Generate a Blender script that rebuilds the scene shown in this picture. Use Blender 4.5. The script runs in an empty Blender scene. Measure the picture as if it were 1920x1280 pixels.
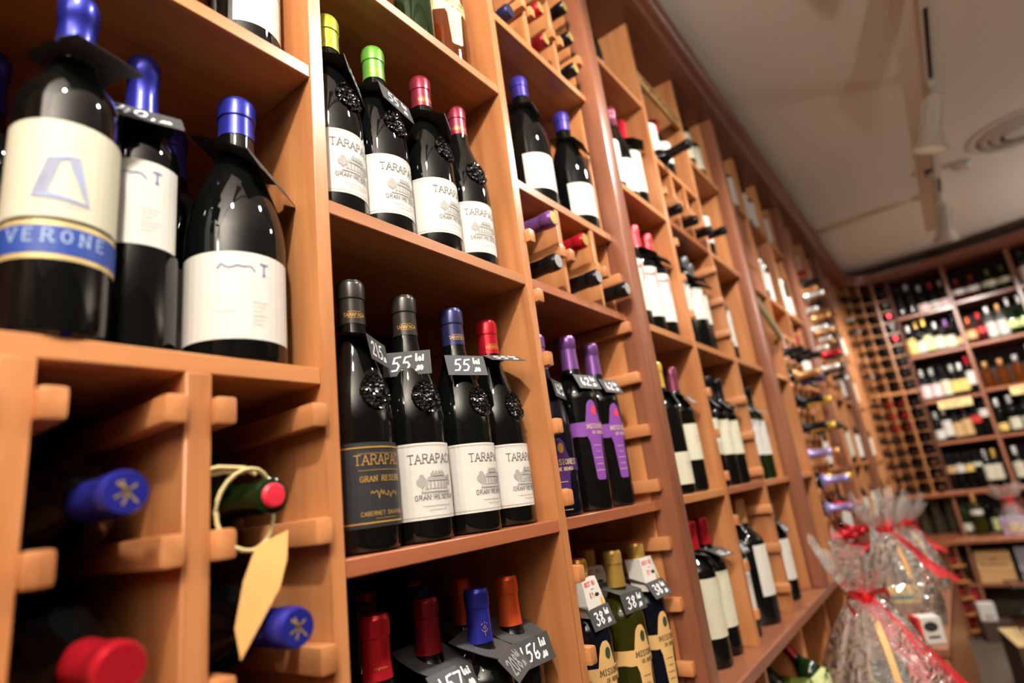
import bpy, bmesh, math, random
from mathutils import Vector, Matrix
random.seed(11)
sc = bpy.context.scene
COL = sc.collection
rad = math.radians

# ------------------------------------------------------------------ camera
YAW, PIT, ROL, FPX = rad(54.434), rad(15.304), rad(-7.378), 1089.3
CAM = Vector((0.0, -0.5, 1.35))
fwd = Vector((math.sin(YAW)*math.cos(PIT), math.cos(YAW)*math.cos(PIT), math.sin(PIT)))
r0 = Vector((math.cos(YAW), -math.sin(YAW), 0)); u0 = r0.cross(fwd)
rgt = r0*math.cos(ROL)+u0*math.sin(ROL); upv = -r0*math.sin(ROL)+u0*math.cos(ROL)
cd = bpy.data.cameras.new('camera'); cam = bpy.data.objects.new('camera', cd); COL.objects.link(cam)
M = Matrix(((rgt.x, upv.x, -fwd.x, CAM.x), (rgt.y, upv.y, -fwd.y, CAM.y), (rgt.z, upv.z, -fwd.z, CAM.z), (0, 0, 0, 1)))
cam.matrix_world = M
cd.sensor_width = 36; cd.lens = FPX/1920*36; cd.clip_start = 0.02
cd.dof.use_dof = True; cd.dof.focus_distance = 0.80; cd.dof.aperture_fstop = 2.1
sc.camera = cam

# ------------------------------------------------------------------ world, exposure
w = bpy.data.worlds.new('world'); sc.world = w; w.use_nodes = True
w.node_tree.nodes['Background'].inputs[0].default_value = (0.9, 0.8, 0.7, 1)
w.node_tree.nodes['Background'].inputs[1].default_value = 0.05
sc.view_settings.view_transform = 'Standard'; sc.view_settings.look = 'None'
sc.view_settings.gamma = 1.0; sc.view_settings.exposure = 0.0
sc.view_settings.use_curve_mapping = False
CEIL = 2.95
RAIL_Y = -0.815
LAMP_X = [-1.65, -0.45, 0.97, 1.70, 3.05, 4.55]      # lamp heads on the near track
SPOT_W = [10, 132, 50, 68, 115, 180]
UP_W = (760.0, 130.0)

# ------------------------------------------------------------------ colour and materials
def lin(c):
    return tuple(((v/255)/12.92 if v/255 <= 0.04045 else (((v/255)+0.055)/1.055)**2.4) for v in c)+(1.0,)
MATS = {}
def mat(name, rgb, rough=0.5, metal=0.0, spec=0.5, coat=0.0, trans=0.0, alpha=1.0, ior=1.45):
    if name in MATS: return MATS[name]
    m = bpy.data.materials.new(name); m.use_nodes = True
    b = m.node_tree.nodes['Principled BSDF']
    b.inputs['Base Color'].default_value = lin(rgb)
    b.inputs['Roughness'].default_value = rough
    b.inputs['Metallic'].default_value = metal
    b.inputs['Specular IOR Level'].default_value = spec
    b.inputs['Coat Weight'].default_value = coat
    b.inputs['Coat Roughness'].default_value = 0.08
    b.inputs['Transmission Weight'].default_value = trans
    b.inputs['IOR'].default_value = ior
    MATS[name] = m
    return m
def speckle(m, scale, amount, bump=0.0):
    nt = m.node_tree; b = nt.nodes['Principled BSDF']
    tc = nt.nodes.new('ShaderNodeTexCoord'); n = nt.nodes.new('ShaderNodeTexNoise')
    n.inputs['Scale'].default_value = scale; n.inputs['Detail'].default_value = 4
    nt.links.new(tc.outputs['Object'], n.inputs['Vector'])
    c = b.inputs['Base Color'].default_value[:]
    mx = nt.nodes.new('ShaderNodeMix'); mx.data_type = 'RGBA'
    mx.inputs[6].default_value = tuple(v*(1-amount) for v in c[:3])+(1,); mx.inputs[7].default_value = tuple(min(1, v*(1+amount)) for v in c[:3])+(1,)
    nt.links.new(n.outputs[0], mx.inputs[0]); nt.links.new(mx.outputs[2], b.inputs['Base Color'])
    if bump:
        bp = nt.nodes.new('ShaderNodeBump'); bp.inputs['Strength'].default_value = bump; bp.inputs['Distance'].default_value = 0.002
        nt.links.new(n.outputs[0], bp.inputs['Height']); nt.links.new(bp.outputs[0], b.inputs['Normal'])
    return m
def wood(name, c1, c2, axis, rough=0.36, coat=0.25):
    if name in MATS: return MATS[name]
    m = bpy.data.materials.new(name); m.use_nodes = True; nt = m.node_tree; b = nt.nodes['Principled BSDF']
    tc = nt.nodes.new('ShaderNodeTexCoord'); mp = nt.nodes.new('ShaderNodeMapping')
    s = [34.0, 34.0, 34.0]; s[axis] = 2.2; mp.inputs['Scale'].default_value = s
    oi = nt.nodes.new('ShaderNodeObjectInfo'); ml = nt.nodes.new('ShaderNodeVectorMath'); ml.operation = 'SCALE'
    nt.links.new(tc.outputs['Object'], mp.inputs['Vector'])
    ad = nt.nodes.new('ShaderNodeVectorMath'); ad.operation = 'ADD'
    cb = nt.nodes.new('ShaderNodeCombineXYZ')
    mu = nt.nodes.new('ShaderNodeMath'); mu.operation = 'MULTIPLY'; mu.inputs[1].default_value = 37.0
    nt.links.new(oi.outputs['Random'], mu.inputs[0])
    for k in range(3): nt.links.new(mu.outputs[0], cb.inputs[k])
    nt.links.new(mp.outputs[0], ad.inputs[0]); nt.links.new(cb.outputs[0], ad.inputs[1])
    n1 = nt.nodes.new('ShaderNodeTexNoise'); n1.inputs['Scale'].default_value = 1.0; n1.inputs['Detail'].default_value = 5; n1.inputs['Distortion'].default_value = 0.6
    nt.links.new(ad.outputs[0], n1.inputs['Vector'])
    rp = nt.nodes.new('ShaderNodeValToRGB'); rp.color_ramp.elements[0].position = 0.3; rp.color_ramp.elements[1].position = 0.72
    rp.color_ramp.elements[0].color = lin(c2); rp.color_ramp.elements[1].color = lin(c1)
    nt.links.new(n1.outputs[0], rp.inputs[0])
    hs = nt.nodes.new('ShaderNodeHueSaturation')
    mr = nt.nodes.new('ShaderNodeMapRange'); mr.inputs[3].default_value = 0.9; mr.inputs[4].default_value = 1.1
    nt.links.new(oi.outputs['Random'], mr.inputs[0]); nt.links.new(mr.outputs[0], hs.inputs['Value'])
    nt.links.new(rp.outputs[0], hs.inputs['Color']); nt.links.new(hs.outputs[0], b.inputs['Base Color'])
    b.inputs['Roughness'].default_value = rough; b.inputs['Coat Weight'].default_value = coat; b.inputs['Coat Roughness'].default_value = 0.22
    bp = nt.nodes.new('ShaderNodeBump'); bp.inputs['Strength'].default_value = 0.12; bp.inputs['Distance'].default_value = 0.001
    nt.links.new(n1.outputs[0], bp.inputs['Height']); nt.links.new(bp.outputs[0], b.inputs['Normal'])
    MATS[name] = m
    return m
TAN1, TAN2 = (199, 136, 85), (170, 106, 62)
RED1, RED2 = (152, 96, 68), (126, 74, 50)
WX = wood('oak_across', TAN1, TAN2, 0); WZ = wood('oak_upright', TAN1, TAN2, 2); WY = wood('oak_depth', TAN1, TAN2, 1)
DX = wood('cherry_across', RED1, RED2, 0); DZ = wood('cherry_upright', RED1, RED2, 2); DY = wood('cherry_depth', RED1, RED2, 1)
MX = wood('warm_across', (170, 102, 68), (146, 82, 52), 0)
BACK = wood('back_board', (44, 28, 20), (34, 22, 16), 2, 0.6, 0.0)
GLASS = mat('black_glass', (10, 11, 10), 0.035, 0, 0.5, 0.0)
GREENG = mat('green_glass', (18, 34, 10), 0.035, 0, 0.5, 0.0)
BLUEG = mat('blue_black_glass', (9, 12, 22), 0.035, 0, 0.5, 0.0)
AMBER = mat('amber_glass', (190, 104, 40), 0.03, 0, 0.5, 0, 0.9, 1, 1.35)
OLIVEG = mat('olive_glass', (104, 104, 34), 0.03, 0, 0.5, 0, 0.85, 1, 1.35)
CLEAR = mat('clear_glass', (235, 238, 235), 0.03, 0, 0.5, 0, 0.9, 1, 1.3)
PAPER = mat('white_paper', (206, 201, 192), 0.55)
CREAM = mat('cream_paper', (204, 198, 174), 0.55)
BLKP = mat('black_paper', (40, 40, 42), 0.5)
CARD = mat('slate_card', (64, 64, 64), 0.55)
CHALK = mat('chalk_ink', (245, 245, 245), 0.7)
INK = mat('grey_ink', (96, 92, 88), 0.6)
SKETCH = mat('pale_sketch_ink', (158, 154, 148), 0.6)
GOLD = mat('gold_ink', (205, 160, 82), 0.35, 0.4)
BLUEI = mat('blue_ink', (70, 84, 150), 0.6)
REDI = mat('red_ink', (226, 60, 60), 0.5)
BLKI = mat('black_ink', (38, 36, 34), 0.6)
def capm(c):
    c = CAPS[c]; return mat('capsule_%d_%d_%d' % c, c, 0.3, 0.55, 0.5, 0.15)
CAPS = dict(black=(26, 26, 28), charcoal=(62, 58, 54), navy=(52, 52, 92), blue=(46, 50, 158), violetblue=(66, 54, 150), red=(196, 30, 44), darkred=(140, 26, 36),
            burgundy=(150, 48, 66), orange=(226, 92, 44), limeyellow=(196, 208, 70), green=(120, 190, 76), gold=(188, 150, 74), yellow=(232, 190, 84), plum=(128, 62, 84),
            purple=(128, 82, 150), lilac=(168, 156, 214), white=(236, 234, 230), tan=(206, 150, 96), grey=(110, 112, 114), silver=(190, 188, 184), bronze=(120, 78, 50), rust=(160, 70, 40), olivegreen=(96, 110, 44), coral=(232, 60, 70))

# ------------------------------------------------------------------ mesh helpers
class MB:
    def __init__(s): s.v = []; s.f = []; s.sm = []
    def add(s, vs, fs, smooth=False):
        o = len(s.v); s.v += [tuple(p) for p in vs]; s.f += [tuple(i+o for i in f) for f in fs]; s.sm += [smooth]*len(fs); return s
    def box(s, x0, x1, y0, y1, z0, z1, b=0.0):
        if b <= 0:
            vs = [(x, y, z) for z in (z0, z1) for y in (y0, y1) for x in (x0, x1)]
            return s.add(vs, [(0, 2, 3, 1), (4, 5, 7, 6), (0, 1, 5, 4), (2, 6, 7, 3), (0, 4, 6, 2), (1, 3, 7, 5)])
        bm = bmesh.new(); bmesh.ops.create_cube(bm, size=1)
        for v in bm.verts:
            v.co = Vector((x0+(v.co.x+.5)*(x1-x0), y0+(v.co.y+.5)*(y1-y0), z0+(v.co.z+.5)*(z1-z0)))
        bmesh.ops.bevel(bm, geom=bm.edges[:], offset=b, segments=1 if b < 0.004 else 2, affect='EDGES', profile=0.6)
        bm.verts.index_update()
        s.add([v.co[:] for v in bm.verts], [[v.index for v in f.verts] for f in bm.faces]); bm.free(); return s
    def lathe(s, prof, n=24, cx=0, cy=0, cz=0, smooth=True, a0=0, a1=None):
        vs = []; fs = []; m = len(prof)
        for r, z in prof:
            for k in range(n):
                a = 2*math.pi*k/n; vs.append((cx+r*math.sin(a), cy-r*math.cos(a), cz+z))
        for i in range(m-1):
            for k in range(n):
                k2 = (k+1) % n; fs.append((i*n+k, i*n+k2, (i+1)*n+k2, (i+1)*n+k))
        return s.add(vs, fs, smooth)
    def tube(s, pts, r, n=8, cap=True):
        pts = [Vector(p) for p in pts]; vs = []; fs = []
        for i, p in enumerate(pts):
            t = (pts[min(i+1, len(pts)-1)]-pts[max(i-1, 0)]).normalized()
            a = t.cross(Vector((0, 0, 1)))
            if a.length < 1e-3: a = t.cross(Vector((1, 0, 0)))
            a.normalize(); b = t.cross(a)
            rr = r[i] if isinstance(r, (list, tuple)) else r
            for k in range(n):
                an = 2*math.pi*k/n; vs.append(p+a*rr*math.cos(an)+b*rr*math.sin(an))
        for i in range(len(pts)-1):
            for k in range(n):
                k2 = (k+1) % n; fs.append((i*n+k, i*n+k2, (i+1)*n+k2, (i+1)*n+k))
        if cap: fs += [tuple(range(n))[::-1], tuple((len(pts)-1)*n+k for k in range(n))]
        return s.add(vs, fs, True)
    def ribbon(s, pts, wid, side):
        """strip of width wid along pts; side = unit vectors across"""
        vs = []; fs = []
        for i, p in enumerate(pts):
            sd = Vector(side[i] if isinstance(side, list) else side); p = Vector(p)
            ww = wid[i] if isinstance(wid, list) else wid
            vs += [p-sd*ww/2, p+sd*ww/2]
        for i in range(len(pts)-1): fs.append((2*i, 2*i+1, 2*i+3, 2*i+2))
        return s.add(vs, fs, True)
    def prism(s, poly, x0, x1):
        """polygon of (y,z) swept along x"""
        n = len(poly); vs = [(x0, y, z) for y, z in poly]+[(x1, y, z) for y, z in poly]
        fs = [tuple(range(n))[::-1], tuple(range(n, 2*n))]+[(i, (i+1) % n, n+(i+1) % n, n+i) for i in range(n)]
        return s.add(vs, fs)
    def mesh(s, name, m=None):
        me = bpy.data.meshes.new(name); me.from_pydata(s.v, [], s.f)
        me.polygons.foreach_set('use_smooth', s.sm); 
        bm = bmesh.new(); bm.from_mesh(me); bmesh.ops.recalc_face_normals(bm, faces=bm.faces); bm.to_mesh(me); bm.free()
        if m: me.materials.append(m)
        me.set_sharp_from_angle(angle=rad(38)); me.update(); return me
    def obj(s, name, m, parent=None): return link(name, s.mesh(name, m), parent)
def link(name, me, parent=None, m=None):
    o = bpy.data.objects.new(name, me); COL.objects.link(o)
    if parent: o.parent = parent
    if m is not None:
        o.material_slots[0].link = 'OBJECT'; o.material_slots[0].material = m
    return o
def tag(o, label=None, cat=None, group=None, kind=None):
    if label: o['label'] = label
    if cat: o['category'] = cat
    if group: o['group'] = group
    if kind: o['kind'] = kind
    return o
def thing(name, label, cat, loc=(0, 0, 0), rz=0.0, group=None):
    o = bpy.data.objects.new(name, None); COL.objects.link(o); o.location = loc; o.rotation_euler = (0, 0, rz)
    o.empty_display_size = 0.02
    return tag(o, label, cat, group)
ORD = ['first', 'second', 'third', 'fourth', 'fifth', 'sixth', 'seventh', 'eighth', 'ninth', 'tenth', 'eleventh', 'twelfth', 'thirteenth', 'fourteenth', 'fifteenth', 'sixteenth', 'seventeenth', 'eighteenth']

# ------------------------------------------------------------------ stroke lettering
G = {
 'A': [[(0, 0), (2, 6), (4, 0)], [(.8, 2.1), (3.2, 2.1)]], 'C': [[(3.7, 5), (2.8, 6), (1.4, 6), (.3, 4.6), (.3, 1.4), (1.4, 0), (2.8, 0), (3.7, 1)]],
 'D': [[(.3, 0), (.3, 6), (2.2, 6), (3.6, 4.6), (3.6, 1.4), (2.2, 0), (.3, 0)]], 'E': [[(3.4, 6), (.4, 6), (.4, 0), (3.5, 0)], [(.4, 3.1), (2.8, 3.1)]],
 'G': [[(3.7, 5), (2.8, 6), (1.4, 6), (.3, 4.6), (.3, 1.4), (1.4, 0), (2.8, 0), (3.7, 1), (3.7, 2.8), (2.3, 2.8)]], 'I': [[(1, 0), (1, 6)]],
 'M': [[(0, 0), (.3, 6), (2.2, 1.2), (4.1, 6), (4.4, 0)]], 'N': [[(.3, 0), (.3, 6), (3.7, 0), (3.7, 6)]],
 'O': [[(2, 6), (.7, 5.2), (.2, 3), (.7, .8), (2, 0), (3.3, .8), (3.8, 3), (3.3, 5.2), (2, 6)]], 'P': [[(.4, 0), (.4, 6), (2.6, 6), (3.6, 5.3), (3.6, 3.8), (2.6, 3), (.4, 3)]],
 'R': [[(.4, 0), (.4, 6), (2.6, 6), (3.6, 5.3), (3.6, 3.9), (2.6, 3.1), (.4, 3.1)], [(2, 3.1), (4, 0)]],
 'S': [[(3.5, 5.1), (2.6, 6), (1.2, 6), (.4, 5), (.7, 3.8), (3.1, 2.5), (3.6, 1.3), (2.8, 0), (1.2, 0), (.3, 1)]], 'T': [[(0, 6), (4, 6)], [(2, 6), (2, 0)]],
 'V': [[(0, 6), (2, 0), (4, 6)]], 'B': [[(.4, 0), (.4, 6), (2.6, 6), (3.4, 5), (2.6, 3.2), (.4, 3.2)], [(2.6, 3.2), (3.6, 1.7), (2.6, 0), (.4, 0)]], 'U': [[(.3, 6), (.3, 1.3), (1.3, 0), (2.7, 0), (3.7, 1.3), (3.7, 6)]],
 'L': [[(.4, 6), (.4, 0), (3.4, 0)]], '0': [[(2, 6), (.5, 4.4), (.4, 1.6), (1.6, 0), (3, 1), (3.4, 4), (2.4, 6), (2, 6)]],
 '1': [[(1.2, 6), (2.2, 0)]], '2': [[(.4, 4.8), (1.4, 6), (3, 5.6), (3.2, 4), (.3, .2), (3.8, 0)]],
 '3': [[(.5, 5.6), (2.4, 6), (3.2, 4.9), (1.6, 3.3), (3.4, 2.2), (3, .5), (1.4, -.2), (.2, .6)]], '4': [[(1.4, 6), (.3, 2.6), (3.4, 2.4)], [(3, 4.6), (2.4, 0)]],
 '5': [[(3.8, 6.2), (1.3, 5.8), (.7, 3.4), (2.4, 3.6), (3.3, 2.2), (2.4, .2), (.4, 0)]], '6': [[(1.6, 5.8), (.7, 3.2), (1, .6), (2.4, 0), (3.4, 1.2), (2.6, 2.6), (1, 1.6)]],
 '7': [[(.3, 6), (3.6, 6), (1.4, 0)]], '8': [[(2, 3.2), (.6, 4.6), (1.6, 6), (3, 5.2), (2, 3.2), (.5, 1.6), (1.7, -.1), (3.3, 1.2), (2, 3.2)]],
 '9': [[(3, 4.6), (1.8, 6), (.6, 4.8), (1.4, 3.4), (3, 4.4), (2.6, 0)]], ',': [[(1, .8), (.6, -1)]],
 'l': [[(.6, 6.4), (.5, .6), (1.2, 0)]], 'e': [[(.2, 1.8), (2, 2.4), (1.6, 3.4), (.5, 2.8), (.3, .8), (1.6, 0), (2.6, .8)]], 'i': [[(.6, 3.2), (.6, 0)], [(.6, 4.7), (.7, 5.1)]], ' ': [],
}
ADV = {'I': 2.4, 'M': 5.2, 'l': 2.0, 'e': 3.2, 'i': 1.6, ',': 2.0, ' ': 3.0, '1': 3.0}
def strokes(txt, h, x, y, serif=False, gap=1.0, slant=0.0):
    k = h/6.0; out = []; cx = 0
    for ch in txt:
        for pl in G.get(ch, []):
            out.append([((cx+px+slant*py)*k, py*k) for px, py in pl])
            if serif:
                for e, o in ((pl[0], pl[1]), (pl[-1], pl[-2])):
                    if abs(e[1]-o[1]) > .8 and (abs(e[1]) < .1 or abs(e[1]-6) < .1):
                        out.append([((cx+e[0]-.7)*k, e[1]*k), ((cx+e[0]+.7)*k, e[1]*k)])
        cx += ADV.get(ch, 4.0)+gap
    wd = (cx-gap)*k
    return [[(x-wd/2+px, y+py) for px, py in pl] for pl in out]
def stroke_quads(pls, wd):
    """flat quads (u,v) for polylines"""
    q = []
    for pl in pls:
        pl2 = [pl[0]]
        for a, b in zip(pl, pl[1:]):
            k = max(1, int(abs(b[0]-a[0])/.003)) if wd < .006 else 1
            pl2 += [(a[0]+(b[0]-a[0])*i/k, a[1]+(b[1]-a[1])*i/k) for i in range(1, k+1)]
        for (x0, y0), (x1, y1) in zip(pl2, pl2[1:]):
            dx, dy = x1-x0, y1-y0; L = math.hypot(dx, dy) or 1e-9; ux, uy = dx/L*wd*.35, dy/L*wd*.35; nx, ny = -dy/L*wd/2, dx/L*wd/2
            q.append([(x0-ux+nx, y0-uy+ny), (x0-ux-nx, y0-uy-ny), (x1+ux-nx, y1+uy-ny), (x1+ux+nx, y1+uy+ny)])
    return q
def rect(x0, x1, y0, y1, du=0.004):
    n = max(1, int((x1-x0)/du)); return [[(x0+(x1-x0)*i/n, y0), (x0+(x1-x0)*(i+1)/n, y0), (x0+(x1-x0)*(i+1)/n, y1), (x0+(x1-x0)*i/n, y1)] for i in range(n)]
def blob(cx, cy, rx, ry, n=10):
    return [[(cx, cy), (cx+rx*math.cos(2*math.pi*k/n), cy+ry*math.sin(2*math.pi*k/n)), (cx+rx*math.cos(2*math.pi*(k+1)/n), cy+ry*math.sin(2*math.pi*(k+1)/n))] for k in range(n)]
def wrap(quads, R, eps=0.0006, taper=None):
    """wrap flat polygons round a vertical cylinder: u=0 faces -y"""
    mb = MB()
    for q in quads:
        vs = []
        for u, v in q:
            r = (taper(v) if taper else R)+eps; a = u/R; vs.append((r*math.sin(a), -r*math.cos(a), v))
        mb.add(vs, [tuple(range(len(q)))], True)
    return mb
def scribble(x, y, wd, h, seed, n=14):
    rn = random.Random(seed); return [[(x-wd/2+wd*i/n, y+h*(rn.random()-.5)+h*.3*math.sin(i*1.9)) for i in range(n+1)]]

# ------------------------------------------------------------------ bottle shapes
def prof_bordeaux(R, H):
    return [(0, .004), (R*.55, .003), (R*.86, 0), (R*.97, .003), (R, .010), (R, H*.30), (R, H*.615), (R*.975, H*.645), (R*.90, H*.675), (R*.76, H*.705), (R*.58, H*.735), (R*.455, H*.765), (R*.40, H*.80), (R*.375, H*.86), (R*.365, H*.945), (R*.40, H*.947), (R*.40, H*.995), (R*.33, H), (0, H)]
def prof_burgundy(R, H):
    return [(0, .004), (R*.55, .003), (R*.86, 0), (R*.97, .003), (R, .010), (R, H*.22), (R, H*.43), (R*.985, H*.47), (R*.93, H*.53), (R*.845, H*.585), (R*.735, H*.635), (R*.62, H*.68), (R*.52, H*.72), (R*.445, H*.76), (R*.40, H*.80), (R*.375, H*.86), (R*.365, H*.945), (R*.40, H*.947), (R*.40, H*.995), (R*.33, H), (0, H)]
def prof_liquor(R, H):
    return [(0, .004), (R*.86, 0), (R, .010), (R, H*.55), (R*.94, H*.62), (R*.6, H*.68), (R*.36, H*.73), (R*.34, H*.9), (R*.42, H*.905), (R*.42, H*.99), (R*.33, H), (0, H)]
def prof_flask(R, H):
    return [(0, .004), (R*.6, 0), (R*.85, .02), (R, H*.25), (R*.98, H*.42), (R*.75, H*.58), (R*.4, H*.68), (R*.27, H*.75), (R*.26, H*.93), (R*.34, H*.935), (R*.34, H*.99), (R*.26, H), (0, H)]
PROF = dict(bordeaux=prof_bordeaux, burgundy=prof_burgundy, liquor=prof_liquor, flask=prof_flask)
def r_at(prof, z):
    for (r1, z1), (r2, z2) in zip(prof, prof[1:]):
        if z1 <= z <= z2 and z2 > z1: return r1+(r2-r1)*(z-z1)/(z2-z1)
    return prof[-1][0]
CACHE = {}
def body_mesh(kind, R, H, n):
    k = (kind, R, H, n)
    if k not in CACHE:
        CACHE[k] = MB().lathe(PROF[kind](R, H), n).mesh('glass_body', GLASS)
    return CACHE[k]
def cap_mesh(kind, R, H, n, f0):
    k = ('cap', kind, R, H, n, f0)
    if k not in CACHE:
        p = PROF[kind](R, H); e = .0007
        zs = [H*f0]+[z for r, z in p if z > H*f0+.002 and r > 0 and z < H*.9]+[H*.925]
        pr = [(r_at(p, z)+e, z) for z in zs]
        rl = r_at(p, H*.97)+e
        pr += [(rl, H*.930), (rl+.0002, H*.985), (rl*.96, H*.995), (rl*.90, H*1.0), (rl*.88, H*1.0035), (0, H*1.0035)]
        CACHE[k] = MB().lathe(pr, n).mesh('capsule', GLASS)
    return CACHE[k]
LOOSE = {}
def label_parts(lab, R, H, kind):
    """list of (partname, mesh, [(subname, mesh)])"""
    k = (lab, R, H, kind)
    if k in LOOSE: return LOOSE[k]
    D = lambda a: rad(a)*R
    out = []
    def sheet(a0, a1, z0, z1, m, subs=(), name='label'):
        me = wrap(rect(D(a0), D(a1), z0, z1, R*.16), R, .0005).mesh(name, m)
        out.append((name, me, [(n, wrap(q, R, .0011).mesh(n, mm)) for n, q, mm in subs]))
    if lab in ('estate', 'estate_black'):
        z0, z1 = H*.082, H*.365; c = D(4); hh = z1-z0
        ink = GOLD if lab == 'estate_black' else INK
        t = stroke_quads(strokes('TARAPACA', hh*.115, c, z0+hh*.73, True, 1.0), .0010)
        if lab == 'estate':
            t += stroke_quads(strokes('GRAN RESERVA', hh*.062, c, z0+hh*.25, False, 1.3), .0007)
            for k_, zf in ((.02, .165), (.012, .115)): t += rect(c-k_, c+k_, z0+hh*zf, z0+hh*zf+.0004)
            t += rect(D(-126), D(78), z0+hh*.035, z0+hh*.035+.0004)+rect(D(-126), D(78), z1-hh*.035, z1-hh*.035+.0004)
            t += rect(D(-126), D(-126)+.0004, z0+hh*.035, z1-hh*.035)
            b = z0+hh*.34; s = []
            s += rect(c-.021, c+.021, b, b+hh*.02)+rect(c-.017, c+.018, b+hh*.05, b+hh*.055)
            for i in range(7): s += rect(c-.015+i*.005, c-.0122+i*.005, b+.004, b+hh*.14)
            s += rect(c-.012, c+.017, b+hh*.15, b+hh*.20)+rect(c-.008, c+.013, b+hh*.21, b+hh*.25)
            for i in range(4): s += rect(c-.006+i*.0045, c-.0035+i*.0045, b+hh*.255, b+hh*.28)
            for tx, ty, tr in ((-.019, .20, .0035), (-.0165, .15, .004), (-.022, .14, .004), (-.019, .10, .003), (.0205, .19, .003), (.0215, .13, .003)): s += blob(c+tx, b+hh*ty, tr, tr*1.1)
            s += rect(c-.0195, c-.0185, b, b+hh*.12)
            for i in range(16): s += rect(c-.020+i*.0026, c-.0188+i*.0026, b-hh*(.02+.03*((i*7) % 3)), b-hh*.01)
            sheet(-130, 82, z0, z1, PAPER, [('lettering', t, ink), ('building_sketch', s, SKETCH)])
        else:
            for zf in (.045, .93): t += rect(D(-130), D(82), z0+hh*zf, z0+hh*zf+.0016)
            for zf in (.66, .86): t += rect(c-.03, c+.03, z0+hh*zf, z0+hh*zf+.0005)
            t += stroke_quads(scribble(c, z0+hh*.38, .036, hh*.07, 5, 24), .0008)+stroke_quads(strokes('CABERNET SAUVIGNON', hh*.045, c, z0+hh*.135, False, 1.0), .0006)
            t += rect(c-.014, c+.014, z0+hh*.095, z0+hh*.095+.0005)
            t += stroke_quads(strokes('GRAN RESERVA', hh*.062, c, z0+hh*.53, True, 1.3), .0008)
            sheet(-132, 82, z0, z1, BLKP, [('lettering', t, ink)])
    elif lab == 'signature':
        z0, z1 = H*.09, H*.345
        t = stroke_quads(scribble(D(12), z0+(z1-z0)*.55, .034, .010, 9, 12), .0007)
        sheet(-72, 66, z0, z1, PAPER, [('lettering', t, INK)])
    elif lab == 'blue_sketch':
        z0, z1 = H*.285, H*.545; c = D(4)
        s = []
        for i in range(5): s += stroke_quads([[(c-.018+i*.002, z0+.018), (c-.010+i*.002, z0+.05), (c+.002+i*.002, z0+.054), (c+.018, z0+.014), (c-.018+i*.002, z0+.017+i*.001)]], .0012)
        s += stroke_quads(scribble(c, z0+.010, .03, .003, 3), .0005)
        sheet(-86, 96, z0, z1, CREAM, [('blue_drawing', s, mat('soft_blue_ink', (150, 158, 190), .6))])
        t = stroke_quads(strokes('VERONE', .010, D(4), H*.20+.007, True, 3), .0011)
        sheet(-85, 95, H*.18, H*.275, mat('gold_foil_paper', (214, 190, 130), .4, .3), [])
        sheet2 = wrap(rect(D(-80), D(90), H*.193, H*.262, R*.16), R, .0009).mesh('blue_band', mat('blue_band_paper', (40, 70, 150), .4))
        out.append(('blue_band', sheet2, [('lettering', wrap(t, R, .0014).mesh('lettering', mat('pale_blue_ink', (170, 190, 225), .5)))]))
    elif lab in ('script_white', 'script_low'):
        z0, z1 = (H*.32, H*.585) if lab == 'script_white' else (H*.07, H*.355)
        c = D(-8); hh = z1-z0
        t = stroke_quads(scribble(c-.012, z1-hh*.18, .034, hh*.07, 21, 9), .0010)+stroke_quads(strokes('T', hh*.13, c+.014, z1-hh*.25, True), .0012)
        s = []
        for i in range(6): s += rect(c+.002, c+.018-(i % 3)*.003, z0+hh*(.42-.05*i), z0+hh*(.42-.05*i)+.0005)
        s += rect(c-.034, c-.012, z0+hh*.3, z0+hh*.3+.0005)
        sheet(-98, 52, z0, z1, PAPER, [('lettering', t, BLUEI), ('small_print', s, SKETCH)])
    elif lab in ('cross_purple', 'cross_gold', 'cross_dark', 'cross_cream'):
        m = {'cross_purple': mat('purple_paper', (124, 66, 150), .45), 'cross_gold': mat('kraft_gold_paper', (206, 164, 104), .5), 'cross_cream': mat('cream_yellow_paper', (224, 210, 150), .5), 'cross_dark': mat('deep_violet_paper', (66, 34, 92), .45)}[lab]
        c = D(-22); n = 34; mb = []
        us = [D(-96)+(D(72)-D(-96))*i/n for i in range(n+1)]
        zt, zb, zm0, zm1 = H*.60, H*.16, H*.40, H*.475
        if lab == 'cross_dark': zt, zb, zm0, zm1 = H*.40, H*.08, H*.23, H*.29
        def lohi(u):
            d = abs(u-c)
            if d < .0125: return zb+max(0, d-.009)*2, zt-max(0, d-.005)*1.5
            if d < .0165: return zm0-(.0165-d)*4, zm1+(.0165-d)*6
            return zm0+.001*math.sin(u*200), zm1+.001
        for a, b in zip(us, us[1:]):
            l1, h1 = lohi(a); l2, h2 = lohi(b); mb.append([(a, l1), (b, l2), (b, h2), (a, h1)])
        me = wrap(mb, R, .0005).mesh('label', m)
        hh = .008
        t = stroke_quads(strokes('MISIONES', hh, c+.008, (zm0+zm1)/2+.001, True, .8), .0011)+stroke_quads(strokes('DE RENGO', hh*.6, c+.008, (zm0+zm1)/2-.009, True, .8), .0008)
        for i, wd in enumerate((.008, .005, .009, .007, .010)): t += rect(c-wd, c+wd, zm0-.018-i*.011, zm0-.018-i*.011+.0009)
        s = blob(c+.003, (zt+zm1)/2+.001, .0055, .0085, 12)
        sm = {'cross_purple': REDI, 'cross_gold': mat('dark_green_ink', (50, 70, 44), .5), 'cross_cream': mat('dark_green_ink', (50, 70, 44), .5), 'cross_dark': GOLD}[lab]
        tm = BLKI if lab in ('cross_gold', 'cross_cream') else mat('pale_gold_ink', (226, 200, 150), .4, .2)
        out.append(('label', me, [('lettering', wrap(t, R, .0011).mesh('lettering', tm)), ('round_emblem', wrap(s, R, .0011).mesh('round_emblem', sm))]))
    elif lab == 'ribbon_white':
        z0, z1 = H*.15, H*.585
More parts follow.
